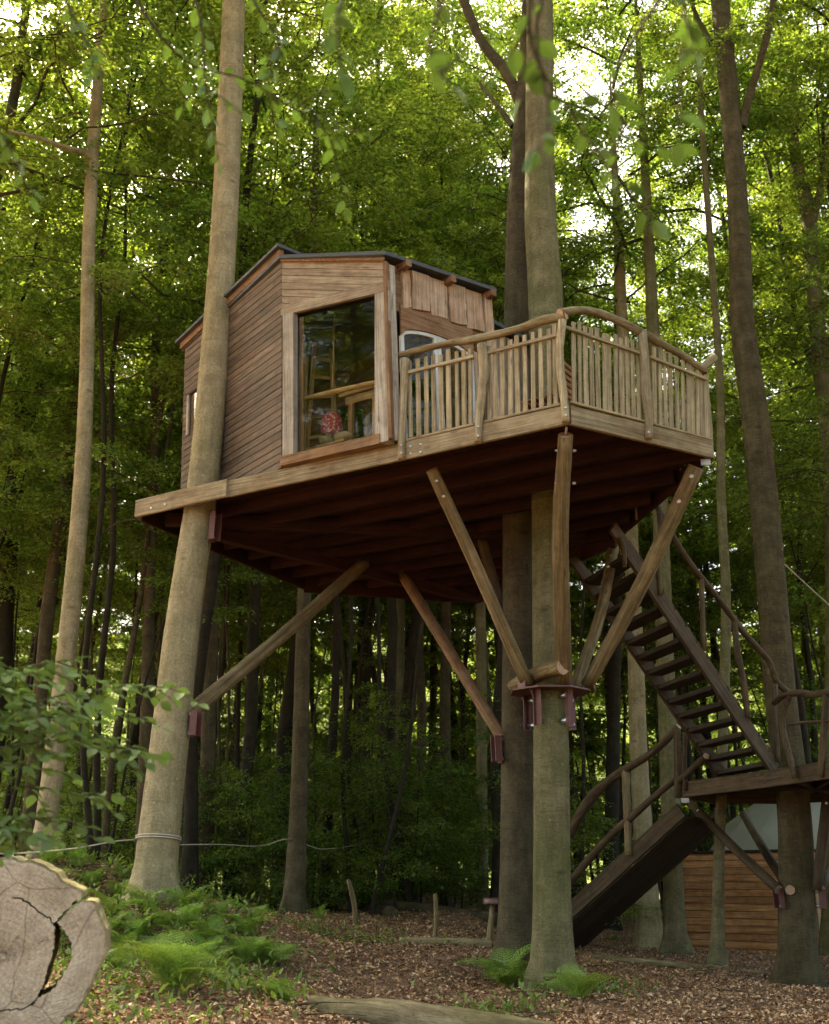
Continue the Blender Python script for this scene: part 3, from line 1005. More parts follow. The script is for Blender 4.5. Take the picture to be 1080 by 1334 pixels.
# ---- the wood behind
placed = []
def clear(x, y, d):
    return all((x - a) ** 2 + (y - b_) ** 2 > d * d for a, b_ in placed)
tries = 0
want = 108
while len(placed) < want and tries < 6000:
    tries += 1
    y = 20.5 + 27 * rnd.random() ** .85
    x = rnd.uniform(-1, 1) * (.44 * y + 3.0)
    if y < 24 and -3 < x < 4.2:
        continue
    if 3.5 < x < 10.5 and y < 33.5:
        continue
    if not clear(x, y, 1.45) or (x < -6 and y < 38 and rnd.random() < .3):
        continue
    placed.append((x, y))
GB = 'slender beeches of the wood behind the tree house'
keys = ['beech_shaded', 'beech_shaded', 'beech_shaded', 'beech_brown_shaded']
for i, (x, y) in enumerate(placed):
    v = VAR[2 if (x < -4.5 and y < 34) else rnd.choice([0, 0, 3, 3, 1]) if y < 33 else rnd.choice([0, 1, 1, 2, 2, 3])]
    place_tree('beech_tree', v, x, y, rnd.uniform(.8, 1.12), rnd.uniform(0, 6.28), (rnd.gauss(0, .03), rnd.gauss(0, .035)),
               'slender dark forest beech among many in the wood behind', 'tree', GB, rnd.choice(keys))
GP = 'thin young beech poles between the bigger trees'
poles = []
tries = 0
while len(poles) < 80 and tries < 6000:
    tries += 1
    y = rnd.uniform(20, 44)
    x = rnd.uniform(-1, 1) * (.41 * y + 1)
    if (y < 23 and -3 < x < 4.2) or (3.5 < x < 10 and y < 33) or not clear(x, y, .6) or any((x - a) ** 2 + (y - b_) ** 2 < .5 for a, b_ in poles):
        continue
    poles.append((x, y))
for x, y in poles:
    place_tree('beech_tree', rnd.choice(POLE), x, y, rnd.uniform(.8, 1.25), rnd.uniform(0, 6.28), (rnd.gauss(0, .045), rnd.gauss(0, .05)),
               'thin dark beech pole standing between bigger trunks in the wood', 'tree', GP, rnd.choice(['beech_shaded', 'beech_shaded', 'beech_brown_shaded']))
# ---- taller edge trees left, right and behind the viewer
GE = 'edge trees around the clearing'
for (x, y, v, s) in [(-9.2, 15.5, 3, .9), (-8.4, 18.2, 3, .95), (10.5, 13, 1, 1.0), (11.5, 17.5, 0, 1.0), (9.5, 7.5, 4, .9), (12.5, 4, 4, 1.0), (10.5, -1, 4, .9), (14, 11, 4, 1), (8.5, -5, 4, .9), (13, -6, 4, 1), (7, -11, 4, 1), (9.5, 21.5, 1, .9), (-12, 18, 0, 1), (13.5, 22, 1, 1.1),
                     (-10.5, 9.5, 1, 1.0), (-13, 6, 1, 1.0), (-14, 11.5, 0, .9), (-17, 8, 0, 1.0), (-16, 3.5, 1, 1.1), (-20, 12, 3, 1), (-21, 5, 1, 1.15), (-12, 2, 2, 1.1), (17, 7, 0, .9), (-24, 9, 1, 1.2)]:
    place_tree('beech_tree', VAR[v], x, y, s, rnd.uniform(0, 6.28), (rnd.gauss(0, .02), rnd.gauss(0, .02)),
               'leafy beech at the edge of the clearing around the tree house', 'tree', GE, 'beech_brown_shaded')
# ---- saplings of the shaded understorey
GS = 'understorey saplings in the shade behind the tree house'
sp = []
tries = 0
while len(sp) < 30 and tries < 4000:
    tries += 1
    y = rnd.uniform(22.5, 38)
    x = rnd.uniform(-1, 1) * (.40 * y + 1.5)
    if 3.2 < x < 10 and y < 33.5:
        continue
    if any((x - a) ** 2 + (y - b_) ** 2 < 1.6 for a, b_ in sp):
        continue
    sp.append((x, y))
for _ in range(8):
    sp.append((rnd.uniform(-5.5, 2.4), rnd.uniform(22.5, 28)))
for _ in range(6):
    sp.append((rnd.uniform(-13, 12), rnd.uniform(33.5, 43)))
for x, y in sp:
    place_tree('beech_sapling', SAP[2] if y > 33.5 else SAP[rnd.choice([0, 1, 1])], x, y, rnd.uniform(.7, 1.1), rnd.uniform(0, 6.28), (0, 0),
               'low leafy beech sapling spreading in the shade of the wood', 'sapling', GS)

# ---- the far side of the wood, thin trees and low growth in the sun
GFAR = 'far beeches on the sunny side of the wood'
far = []
tries = 0
while len(far) < 56 and tries < 5000:
    tries += 1
    y = rnd.uniform(42, 62)
    x = rnd.uniform(-1, 1) * (.43 * y + 3)
    if any((x - a) ** 2 + (y - b_) ** 2 < 7 for a, b_ in far):
        continue
    far.append((x, y))
for x, y in far:
    place_tree('beech_tree', VAR[4], x, y, rnd.uniform(.85, 1.25), rnd.uniform(0, 6.28), (rnd.gauss(0, .03), rnd.gauss(0, .03)),
               'thin beech glimpsed far off on the sunny side of the wood', 'tree', GFAR, 'beech_shaded')
GFS = 'sunny undergrowth on the far side of the wood'
fs = []
tries = 0
while len(fs) < 50 and tries < 5000:
    tries += 1
    y = rnd.uniform(44, 62)
    x = rnd.uniform(-1, 1) * (.41 * y + 2)
    if any((x - a) ** 2 + (y - b_) ** 2 < 3.2 for a, b_ in fs):
        continue
    fs.append((x, y))
for x, y in fs:
    place_tree('beech_sapling', SAP[rnd.choice([0, 2, 2])], x, y, rnd.uniform(.9, 1.5), rnd.uniform(0, 6.28), (0, 0),
               'sunlit bushy sapling glimpsed far off between the trunks', 'sapling', GFS)

# ================================================================== TREE HOUSE
Cc = atY(740, 553, 11.2)
UND = float(Cc[2])                    # underside of the fascia boards
FH = .225                             # fascia height
DT = UND + FH                         # top of the floor boards
def dk(x, y):
    return atZ(x, y, UND)
Lp, Rp, B1, B2, B3 = dk(182, 674), dk(928, 597), dk(802, 705), dk(622, 780), dk(396, 765)
Cp = Cc
poly = [Lp, Cp, Rp, B1, B2, B3]                     # seen from above: counter-clockwise
poly2 = [(p[0], p[1]) for p in poly]
if area2(poly2) < 0:
    poly2 = poly2[::-1]
house = empty('tree_house', (Lp + B1) / 2 * [1, 1, 0] + [0, 0, UND], 'wooden tree house with glazed cabin, picket balcony and log struts', 'tree house')
dLC = unit(Cp - Lp)
nLC = unit(np.cross(dLC, [0, 0, 1]))
if nLC[1] > 0:
    nLC = -nLC
dCR = unit(Rp - Cp)
nCR = unit(np.cross(dCR, [0, 0, 1]))
if nCR[1] > 0:
    nCR = -nCR

# ---- platform: beams, joists, floor boards, fascia
cen = np.mean(poly, axis=0)
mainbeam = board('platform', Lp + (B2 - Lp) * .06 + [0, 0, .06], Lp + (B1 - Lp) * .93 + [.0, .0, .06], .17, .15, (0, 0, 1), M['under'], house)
perp = unit(np.array([-dLC[1], dLC[0], 0]))
if perp[1] < 0:
    perp = -perp
def strip_floor(name, d, w, gap, z0, z1, mat, parent, shrink=.03, mx=300):
    d = unit(d)
    e = np.array([-d[1], d[0], 0])
    c2 = [(p[0] + (cen[0] - p[0]) * shrink / np.linalg.norm(cen - p), p[1] + (cen[1] - p[1]) * shrink / np.linalg.norm(cen - p)) for p in poly]
    pts = [(np.dot([x - cen[0], y - cen[1], 0], d), np.dot([x - cen[0], y - cen[1], 0], e)) for x, y in c2]
    if area2(pts) < 0:
        pts = pts[::-1]
    vmin, vmax = min(p[1] for p in pts), max(p[1] for p in pts)
    pl = Plane((cen[0], cen[1], z0), d, (0, 0, 1), e)
    v = vmin
    while v < vmax:
        q = clip(clip(pts, 0, 1, v + w - gap), 0, -1, -v)
        if len(q) >= 3:
            prism(name, q, pl, 0, z1 - z0 + rnd.uniform(-.003, .003), mat, parent)
        v += w
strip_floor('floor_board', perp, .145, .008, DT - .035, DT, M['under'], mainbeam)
# joists parallel with the long front edge
for k in range(1, 12):
    base = Lp + perp * (.62 * k)
    ts = []
    for i in range(len(poly)):
        p, q = poly[i][:2], poly[(i + 1) % len(poly)][:2]
        A_ = np.array([[dLC[0], -(q - p)[0]], [dLC[1], -(q - p)[1]]])
        if abs(np.linalg.det(A_)) > 1e-6:
            t, s = np.linalg.solve(A_, p - base[:2])
            if 0 <= s <= 1:
                ts.append(t)
    if len(ts) >= 2:
        a = base + dLC * (min(ts) + .1); b = base + dLC * (max(ts) - .1)
        a[2] = b[2] = DT - .035 - .085
        board('joist', a, b, .16, .09, (0, 0, 1), M['under'], mainbeam)
# two heavy bearers under the joists
board('bearer', Lp + perp * .6 + dLC * .5 + [0, 0, -.09], B2 + (cen - B2) * .08 + [0, 0, -.09], .16, .14, (0, 0, 1), M['under'], mainbeam)
# fascia boards
L1 = dk(297, 648)
zc = np.array([0, 0, FH / 2])
def fascia(a, b, h=FH, t=.05, mat='fascia', off=0.0, n=None, drop=0):
    return board('fascia_board', a + zc + (n * off if n is not None else 0) - [0, 0, drop], b + zc + (n * off if n is not None else 0) - [0, 0, drop], h, t, (0, 0, 1), M[mat], mainbeam, ch=.008)
f1 = fascia(Lp - dLC * .03, L1 + dLC * .02, off=.045, n=nLC, h=FH + .02)
f2 = fascia(L1 + dLC * .022, Lp + dLC * np.dot(dk(525, 601) - Lp, dLC), off=.0, n=nLC)
f2b = fascia(Lp + dLC * (np.dot(dk(525, 601) - Lp, dLC) + .004), Cp - dLC * .004, off=.002, n=nLC)
f3 = fascia(Cp + dCR * .03, Rp, off=0, n=nCR)
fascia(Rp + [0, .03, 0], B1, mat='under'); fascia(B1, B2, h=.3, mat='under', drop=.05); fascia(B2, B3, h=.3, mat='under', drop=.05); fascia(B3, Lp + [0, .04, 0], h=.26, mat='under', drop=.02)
for (x, y, f) in [(197, 662, f1), (215, 657, f1), (282, 635, f1), (535, 582, f2b), (535, 591, f2b), (548, 579, f2b), (548, 589, f2b)]:
    off = .045 + .025 if f is f1 else .027
    disc_bolt('bolt', atP(x, y, Lp + nLC * off, nLC), nLC, .017, .012, f)
# thin sill strip under the pickets
Plc = Plane(Lp + [0, 0, 0], dLC, nLC)
Pcr = Plane(Cp + [0, 0, 0], dCR, nCR)

# ---- railing
def rail_pt(pl, x, y, off):
    return atP(x, y, pl.o + pl.n * off, pl.n)
railing = log('handrail', [rail_pt(Plc, 519, 463, .03), rail_pt(Plc, 545, 456, .04), rail_pt(Plc, 585, 447, .03), rail_pt(Plc, 624, 441, .04), rail_pt(Plc, 670, 430, .03), rail_pt(Plc, 705, 418, .02), rail_pt(Plc, 738, 411, .03)],
              [.034, .044, .042, .050, .047, .053, .045], M['rail'], house, 12, 40, .09, end_mat=M['log_end'])
railing.name = 'railing'
log('handrail', [rail_pt(Pcr, 729, 408, .03), rail_pt(Pcr, 752, 404, .03), rail_pt(Pcr, 780, 408, .02), rail_pt(Pcr, 812, 421, .03), rail_pt(Pcr, 838, 435, .04), rail_pt(Pcr, 862, 448, .03), rail_pt(Pcr, 888, 463, .02), rail_pt(Pcr, 920, 485, .03)],
    [.052, .046, .042, .049, .054, .044, .051, .040], M['rail'], railing, 12, 44, .10, end_mat=M['log_end'])
# stub of the side handrail that sticks out at the far corner
pe = rail_pt(Pcr, 914, 482, .0)
log('handrail', [pe, pe + np.array([.12, .45, .05]), pe + np.array([-.1, 1.6, .05]), pe + np.array([-.35, 2.9, .06])], [.055, .05, .05, .045], M['rail'], railing, 9, 12, .07, end_mat=M['log_end'])
log('handrail', [pe + np.array([-.03, .05, 0]), rail_pt(Pcr, 930, 466, -.1)], [.05, .055], M['rail'], railing, 9, 6, .08, end_mat=M['log_end'])
def post(pl, pts, widths, off=.055):
    P = [rail_pt(pl, x, y, off) for x, y in pts]
    R_ = [w * pxm(p) / 2 for w, p in zip(widths, P)]
    return log('post', P, R_, M['slat'], railing, 9, 18, .06, end_mat=M['log_end'], hint=pl.n)
p1 = post(Plc, [(523, 598), (524, 560), (526, 510), (528, 468)], [10, 10, 11, 11])
p2 = post(Plc, [(623, 576), (624, 545), (629, 505), (631, 480), (628, 449)], [10, 11, 13, 15, 14])
p3 = post(Plc, [(737, 550), (735, 520), (731, 490), (729, 455), (733, 417)], [11, 11, 11, 11, 11], .05)
p4 = post(Pcr, [(845, 572), (845, 545), (842, 515), (840, 480), (837, 433)], [10, 12, 15, 13, 12])
for p, q in ((p1, [(523, 590), (523, 580)]), (p2, [(623, 568), (623, 556)]), (p3, [(737, 541), (737, 531)]), (p4, [(845, 563)])):
    for x, y in q:
        disc_bolt('bolt', rail_pt(Plc if p is not p4 else Pcr, x, y, .055 + .048), nLC if p is not p4 else nCR, .014, .01, p)
def slat_board(name, pl, x0, y0, x1, y1, wpx, t, off, mat='slat', parent=None):
    a = rail_pt(pl, x0, y0, off); b = rail_pt(pl, x1, y1, off)
    return board(name, a, b, wpx * pxm(a), t, pl.n if name == 'baluster' else (0, 0, 1), M[mat], parent or railing, ch=.006)
for (pl, a, b) in [(Plc, (532, 485), (617, 464)), (Plc, (634, 460), (727, 436)), (Pcr, (736, 426), (833, 460)), (Pcr, (847, 465), (921, 494))]:
    slat_board('rail_strip', pl, *a, *b, 4.6, .03, .045, parent=railing)
for (pl, a, b) in [(Plc, (530, 574), (618, 553)), (Plc, (632, 550), (730, 527)), (Pcr, (742, 524), (838, 549)), (Pcr, (852, 553), (926, 573))]:
    slat_board('rail_strip', pl, *a, *b, 3.2, .05, .01, parent=railing)
def balusters(pl, xs, top0, top1, bot0, bot1):
    x0, x1 = xs[0], xs[-1]
    for x in xs:
        f = (x - x0) / (x1 - x0)
        dx = rnd.uniform(-1, 1)
        yt = top0 + (top1 - top0) * f + rnd.uniform(-3.5, 3)
        yb = bot0 + (bot1 - bot0) * f
        w = rnd.uniform(5.6, 7.6)
        a = rail_pt(pl, x + dx * .5, yb, .012); b = rail_pt(pl, x + dx * 1.4 - 1.5, yt, .012)
        u = unit(np.cross(b - a, pl.n))
        board('baluster', a, b, w * pxm(a), .022, u, M['slat'], railing, ch=.005, taper=rnd.uniform(.85, 1.0))
balusters(Plc, [536, 546, 556, 565.5, 575.5, 585.5, 596, 605, 613], 470, 452, 570, 552)
balusters(Plc, [638, 646, 655, 665, 675, 685, 695, 706, 716, 725], 448, 425, 549, 530)
balusters(Pcr, [748, 756, 764, 772, 780, 788, 795, 803, 811, 818, 826, 832], 420, 447, 526, 547)
balusters(Pcr, [853, 860, 868, 875, 883, 890, 897, 903, 909, 915], 450, 477, 554, 570)
balusters(Pcr, [919, 922.5], 482, 485, 571, 573)
# pickets along the far side of the balcony, from the corner post to the stair head
far_a = Rp + np.array([-.03, .05, FH]); far_b = Rp + (B1 - Rp) * .72 + np.array([0, 0, FH])
nb_ = 16
for i in range(nb_):
    p = far_a + (far_b - far_a) * (i + .5) / nb_
    board('baluster', p - [0, 0, .05], p + [0, 0, .86 + rnd.uniform(-.04, .04)], .055, .022, unit(far_b - far_a), M['slat'], railing, ch=.005)
board('rail_strip', far_a + [0, 0, .74], far_b + [0, 0, .74], .04, .03, (0, 0, 1), M['slat'], railing)
log('post', [Rp + [.0, .12, FH - .2], Rp + [0.02, .14, FH + .45], Rp + [0, .12, FH + 1.02]], [.055, .06, .05], M['slat'], railing, 9, 8, .06, end_mat=M['log_end'])
log('post', [far_b + [.02, 0, -.2], far_b + [0, 0, 1.05]], [.055, .05], M['slat'], railing, 9, 6, .06, end_mat=M['log_end'])

# ---- cabin plan
dl = np.array([-.6, .8, 0]); dr = np.array([.8, .6, 0])
A = atZ(367, 609, DT); B = atZ(508, 573, DT)
def along(P0, d, px):
    lo, hi = 0.0, 9.0
    def q(t):
        P = P0 + d * t - EYEV
        return CX + F * P[0] / (P[1] * _c + P[2] * _s) - px
    s0 = q(0) > 0
    for _ in range(50):
        m_ = (lo + hi) / 2
        if (q(m_) > 0) == s0:
            lo = m_
        else:
            hi = m_
    return P0 + d * lo, lo
KT = np.array([-.036, 0.0, 1.0])                                     # the cabin leans a little
E_, tE = along(A, dl, 234)
D, tD = along(B, dr, 640)
tG = tE + np.dot(A - D, dl)
Gc = D + dl * tG
nl = -dr.copy(); nr = -dl.copy()                                       # outward normals of siding wall and door wall
dAB = unit(B - A); nAB = unit(np.cross(dAB, [0, 0, 1]))
if nAB[1] > 0:
    nAB = -nAB
WL = Plane(A, dl, nl, KT); WA = Plane(A, dAB, nAB, KT); WD = Plane(B, dr, nr, KT)
lAB = float(np.linalg.norm(B - A))
hA = WL.px(367, 340)[1]; hE = WL.px(235, 460)[1]
hA2 = WA.px(367, 341)[1]; hB = WA.px(508, 339)[1]; hD = WD.px(640, 388)[1]
EMB = -.04
# siding wall: horizontal boards
wall_l = prism('wall', [(0, 0), (tE, 0), (tE, hE), (0, hA)], WL, -.05, -.026, M['inner'], house)
wl_win = (WL.px(245, 560), WL.px(258, 515))
w0s, w1s = sorted((WL.px(246, 540)[0], WL.px(259, 540)[0]))
w0z, w1z = WL.px(250, 563)[1], WL.px(250, 512)[1]
nsid = 29
ph = hA / nsid
z = 0.0
while z < hA + .05:
    zt = z + ph - .011
    top = lambda s: hA + (hE - hA) * s / tE
    def piece(s0, s1):
        q = [(s0, z), (s1, z), (s1, zt), (s0, zt)]
        nx, ny = -(hE - hA) / tE, 1.0
        q = clip(q, nx, ny, hA - .01)
        if len(q) >= 3:
            o = rnd.uniform(0, .004)
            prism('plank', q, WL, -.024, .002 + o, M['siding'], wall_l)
    if zt < w0z or z > w1z:
        jt = rnd.uniform(.25, .75) * tE
        piece(.002, tE)
    else:
        piece(.002, w0s); piece(w1s, tE)
    z += ph
# little side window
swin = prism('side_window', [(w0s, w0z), (w1s, w0z), (w1s, w1z), (w0s, w1z)], WL, -.02, -.012, M['glass'], house)
prism('frame', [(w1s - .005, w0z), (w1s + .05, w0z), (w1s + .05, w1z), (w1s - .005, w1z)], WL, -.012, .018, M['trim'], swin, 'k')
prism('frame', [(w0s - .02, w1z), (w1s + .05, w1z + .001), (w1s + .05, w1z + .04), (w0s - .02, w1z + .04)], WL, -.012, .02, M['lining'], swin)
# window wall
hdr_l0, hdr_l1 = WA.px(367, 412), WA.px(367, 399)
hdr_r0, hdr_r1 = WA.px(507, 379), WA.px(507, 366)
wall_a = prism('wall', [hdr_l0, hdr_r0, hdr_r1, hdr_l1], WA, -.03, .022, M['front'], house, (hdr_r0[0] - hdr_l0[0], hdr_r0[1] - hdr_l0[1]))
zz = max(hA2, hB)
toppoly = [hdr_l1, hdr_r1, (lAB, hB), (0, hA2)]
toppoly = [(max(0.002, a), b) for a, b in toppoly]
sl_t = (hB - hA2) / lAB
for k in range(12):
    # boards run parallel to the eave
    o0 = hA2 - .105 * (k + 1); o1 = hA2 - .105 * k - .007
    strip = [(0.002, o0), (lAB + .02, o0 + sl_t * (lAB + .02)), (lAB + .02, o1 + sl_t * (lAB + .02)), (0.002, o1)]
    q = clip_convex(strip, [(hdr_l1[0], hdr_l1[1] + .004), (hdr_r1[0] + .3, hdr_r1[1] + (hdr_r1[1] - hdr_l1[1]) / (hdr_r1[0] - hdr_l1[0]) * .3 + .004), (hdr_r1[0] + .3, 9), (hdr_l1[0], 9)])
    q = clip(q, 1, 0, lAB - .012) if q else q
    if q and len(q) >= 3 and abs(area2(q)) > .002:
        prism('plank', q, WA, -.02, .006 + rnd.uniform(0, .004), M['front'], wall_a, (1, sl_t))
# the big window
pane = [WA.px(384, 596), WA.px(492, 573), WA.px(492, 382), WA.px(384, 409)]
win = prism('window', pane, WA, -.062, -.054, M['glass'], house, inset=.0005)
prism('frame', [WA.px(370, 606), WA.px(384, 603), WA.px(384, 408), WA.px(370, 412)], WA, -.07, .03, M['trim'], win, 'k')
prism('frame', [WA.px(490, 579), WA.px(508, 575), WA.px(508, 379.5), WA.px(490, 384)], WA, -.07, .032, M['trim'], win, 'k')
prism('frame', [WA.px(386, 601), WA.px(391, 600), WA.px(391, 410), WA.px(386, 411)], WA, -.09, -.063, M['redtrim'], win, 'k')
prism('sill', [WA.px(367.5, 608), WA.px(497, 579), WA.px(497, 566), WA.px(367.5, 596)], WA, -.08, .045, M['redtrim'], win)
# corner post between window wall and door wall
pc = B + nAB * .012 + dAB * .03
board('corner_board', pc + [0, 0, -.0], pc + KT * (hB - .02), .075, .05, nAB, M['redtrim'], wall_a)
pc2 = WD.at(.07, 0, .02)
wall_d = prism('wall', [(0.0, hB - .62), (tD, hD - .62), (tD, hD), (0.0, hB)], WD, -.05, -.026, M['inner'], house)
board('corner_board', pc2 + [0, 0, 0], pc2 + KT * (hB - .03), .13, .035, dr, M['trim'], wall_d)
# ragged vertical boards over the arched door
bx_ = [525, 536.5, 560, 584.5, 607, 630, 641]
yb_ = [402, 404, 411, 420, 428, 436, 440]
for i in range(6):
    s0 = WD.px(bx_[i], 420)[0] + .008; s1 = WD.px(bx_[i + 1], 420)[0] - .008
    v0 = WD.px(bx_[i], yb_[i])[1]; v1 = WD.px(bx_[i + 1], yb_[i + 1] - 3)[1]
    tt = lambda s: hB + (hD - hB) * s / tD - .01
    mid = (v0 + v1) / 2 + rnd.uniform(-.02, .02)
    if i == 5:
        v0 = v1 = -.0
        mid = 0
    n_ = 6
    lft = [(s0 + rnd.uniform(-.012, .012), v0 + (tt(s0) - v0) * j / n_) for j in range(n_ + 1)]
    rgt = [(s1 + rnd.uniform(-.012, .012), v1 + (tt(s1) - v1) * j / n_) for j in range(n_ + 1)]
    prism('plank', lft[::-1] + [((s0 + s1) / 2, mid)] + rgt, WD, -.024, .018 + (.022 if i % 2 else 0), M['door_boards'], wall_d, 'k')
# arched surround
s_l, s_r = WD.px(525, 500)[0], WD.px(619, 500)[0]
spr_l = WD.px(525, 432)[1]; 
s_m = (s_l + s_r) / 2
rise = .17
def arch(s, extra=0.0):
    f = (s - s_m) / ((s_r - s_l) / 2 + extra)
    return spr_l - .05 + extra * .7 + rise * math.sqrt(max(0, 1 - f * f)) 
ns = 14
lo_ = [(s_l + (s_r - s_l) * i / ns, arch(s_l + (s_r - s_l) * i / ns)) for i in range(ns + 1)]
upz = lambda s: WD.px(525, 398)[1] + (WD.px(628, 428)[1] - WD.px(525, 398)[1]) * (s - s_l) / (s_r - s_l)
for i in range(ns):
    a_, b_ = lo_[i], lo_[i + 1]
    # joined below as one board
arch_poly = lo_ + [(s_r + .0, upz(s_r)), (s_l, upz(s_l))]
def arch_board(name, lower, upper, pl, o0, o1, mat, parent):
    V = []
    n = len(lower)
    fm = frame(pl.at(lower[0][0], lower[0][1], o0), pl.d, pl.n)
    inv = np.array(fm.inverted())
    for o in (o0, o1):
        for row in (lower, upper):
            V += [pl.at(u, v, o) for u, v in row]
    V = np.array(V) @ inv[:3, :3].T + inv[:3, 3]
    Fs = []
    for i in range(n - 1):
        Fs.append((2 * n + i, 2 * n + i + 1, 3 * n + i + 1, 3 * n + i))
        Fs.append((i + 1, i, n + i, n + i + 1))
        Fs.append((i, i + 1, 2 * n + i + 1, 2 * n + i))
        Fs.append((n + i + 1, n + i, 3 * n + i, 3 * n + i + 1))
    Fs.append((0, 2 * n, 3 * n, n))
    Fs.append((n - 1, 2 * n - 1, 4 * n - 1, 3 * n - 1))
    return link(name, mesh_py(name, V, Fs, mat), fm, parent)
arch_board('arch_board', lo_, [(s, upz(s)) for s, _ in lo_], WD, -.02, .012, M['redtrim'], wall_d)
prism('jamb_board', [(s_r, 0), (s_r + .09, 0), (s_r + .09, arch(s_r) + .12), (s_r, arch(s_r) + .12)], WD, -.02, .010, M['door_boards'], wall_d, 'k')
# white arched double door
fw = .05
lo2 = [(s, v - fw) for s, v in lo_]
door = arch_board('door', lo2, [(s, v - .004) for s, v in lo_], WD, -.05, -.008, M['white'], house)
for s0, s1 in ((s_l, s_l + fw), (s_m - .055, s_m - .004), (s_m + .004, s_m + .055), (s_r - fw, s_r)):
    prism('frame', [(s0, .02), (s1, .02), (s1, arch(s1) - fw * .6), (s0, arch(s0) - fw * .6)], WD, -.052, -.010, M['white'], door, 'k')
for s0, s1 in ((s_l + fw, s_m - .055), (s_m + .055, s_r - fw)):
    rows = [(s0 + (s1 - s0) * i / 6, arch(s0 + (s1 - s0) * i / 6) - fw * .8) for i in range(7)]
    arch_board('pane', [(s, .1) for s, _ in rows], rows, WD, -.036, -.030, M['glass'], door)
    prism('panel', [(s0, .02), (s1, .02), (s1, .1), (s0, .1)], WD, -.046, -.016, M['white'], door)
# remaining walls of the cabin, unseen windows added to light the inside
hG = (hE + hD) / 2
WR = Plane(D, dl, -nl, KT)
wE = float(np.dot(E_ - Gc, dr))
def rect(s0, s1, z0, z1):
    return [(s0, z0), (s1, z0), (s1, z1), (s0, z1)]
for (pl, ln, h0, h1) in ((Plane(E_, dr, dl, KT), float(np.linalg.norm(Gc - E_)), hE, hG), (WR, tG, hD, hG)):
    o0, o1, oz0, oz1 = ln * .22, ln * .82, .75, 2.0
    wl = prism('wall', [(0, oz1), (ln, oz1), (ln, h1), (0, h0)], pl, -.05, -.026, M['inner'], house)
    prism('lining', rect(0, ln, 0, oz0), pl, -.05, -.026, M['inner'], wl)
    prism('lining', rect(0, o0, oz0, oz1), pl, -.05, -.026, M['inner'], wl)
    prism('lining', rect(o1, ln, oz0, oz1), pl, -.05, -.026, M['inner'], wl)
    bw_ = prism('added_back_window', rect(o0, o1, oz0, oz1), pl, -.04, -.034, M['glass'], house)
    for r_ in (rect(o0 - .05, o0 + .03, oz0, oz1), rect(o1 - .03, o1 + .05, oz0, oz1), rect(o0 - .05, o1 + .05, oz1, oz1 + .06), rect(o0 - .05, o1 + .05, oz0 - .06, oz0)):
        prism('frame', r_, pl, -.06, .02, M['trim'], bw_)
    zz = 0
    while zz < max(h0, h1):
        segs = [(0, ln)] if zz + .138 < oz0 - .05 or zz > oz1 + .05 else [(0, o0 - .05), (o1 + .05, ln)]
        for s0_, s1_ in segs:
            q = clip(rect(s0_, s1_, zz, zz + .138), -(h1 - h0) / ln, 1, h0)
            if len(q) >= 3:
                prism('plank', q, pl, -.024, .003, M['siding'], wl)
        zz += .145

# ---- roof: two felted slabs and rafter ends
def slab(name, top_pts, th, mat, parent):
    P = np.array(top_pts, float)
    c = P.mean(0)
    n = len(P)
    V = np.vstack([P - c, P - c - [0, 0, th], [[0, 0, 0]], [[0, 0, -th]]])
    Fs = []
    for i in range(n):
        j = (i + 1) % n
        Fs += [(i, j, 2 * n), (n + j, n + i, 2 * n + 1), (i, n + i, n + j, j)]
    return link(name, mesh_py(name, V, Fs, mat), Matrix.Translation(c), parent)
ov = .10
topA = A + KT * hA2; topB = B + KT * hB; topD = D + KT * hD; topE = E_ + KT * hE; topG = Gc + KT * hG
up = np.array([0, 0, .075])
roof = slab('roof', [topA + nAB * .06 + up, topB + nAB * .08 + nr * .10 + up, topD + nr * .14 + dr * .16 + up, topG + dr * .14 + dl * .12 + up, topE + dl * .12 + up + [0, 0, -.02]], .05, M['roof'], house)
slab('fascia_trim', [topA + nAB * .035 + up - [0, 0, .052], topB + nAB * .045 + nr * .05 + up - [0, 0, .052], topB + nr * -.0 + up - [0, 0, .052], topA + up - [0, 0, .052]], .035, M['redtrim'], roof)
rA = A + KT * WL.px(367, 322)[1]; rE = E_ + KT * WL.px(234, 448)[1]
slab('roof_edge', [rA + nl * .10 - dl * .05, rE + nl * .10 + dl * .16, rE - nl * .5 + dl * .16, rA - nl * .55 - dl * .02], .045, M['roof'], roof)
slab('fascia_trim', [rA + nl * .04 - [0, 0, .047], rE + nl * .04 + dl * .1 - [0, 0, .047], rE - nl * .03 + dl * .1 - [0, 0, .047], rA - nl * .03 - [0, 0, .047]], .10, M['redtrim'], roof)
for (x, y) in [(523, 349), (581, 369), (633, 387)]:
    s_, v_ = WD.px(x, y)
    c = WD.at(s_, v_)
    q0 = c - nr * .08; q1 = c + nr * .16
    board('rafter_end', q0, q1, .115, .10, (0, 0, 1), M['redtrim'], roof, ch=.012, taper=.86)
# lower roof of the back room, seen behind the balcony
lr0 = atP(640, 417, D + dl * .4, nr); 
slab('lower_roof', [lr0 + dr * 1.05 + [0, 0, -.1], lr0 + [0, 0, .03], lr0 + dl * 1.6 + [0, 0, .03], lr0 + dr * 1.05 + dl * 1.6 - [0, 0, .1]], .06, M['roof'], roof)
WS = Plane(np.array([*(lr0 + dl * .12)[:2], DT]), dr, nr)
hS = float(lr0[2] - DT) - .06
ws = prism('wall', [(0, 0), (1.0, 0), (1.0, hS - .1), (0, hS)], WS, -.05, -.026, M['inner'], house)
for k in range(8):
    prism('plank', [(k * .125 + .004, 0), (k * .125 + .119, 0), (k * .125 + .119, hS - .1 * (k + 1) / 8), (k * .125 + .004, hS - .1 * k / 8)], WS, -.024, .002 + .006 * (k % 2), M['front'], ws, 'k')

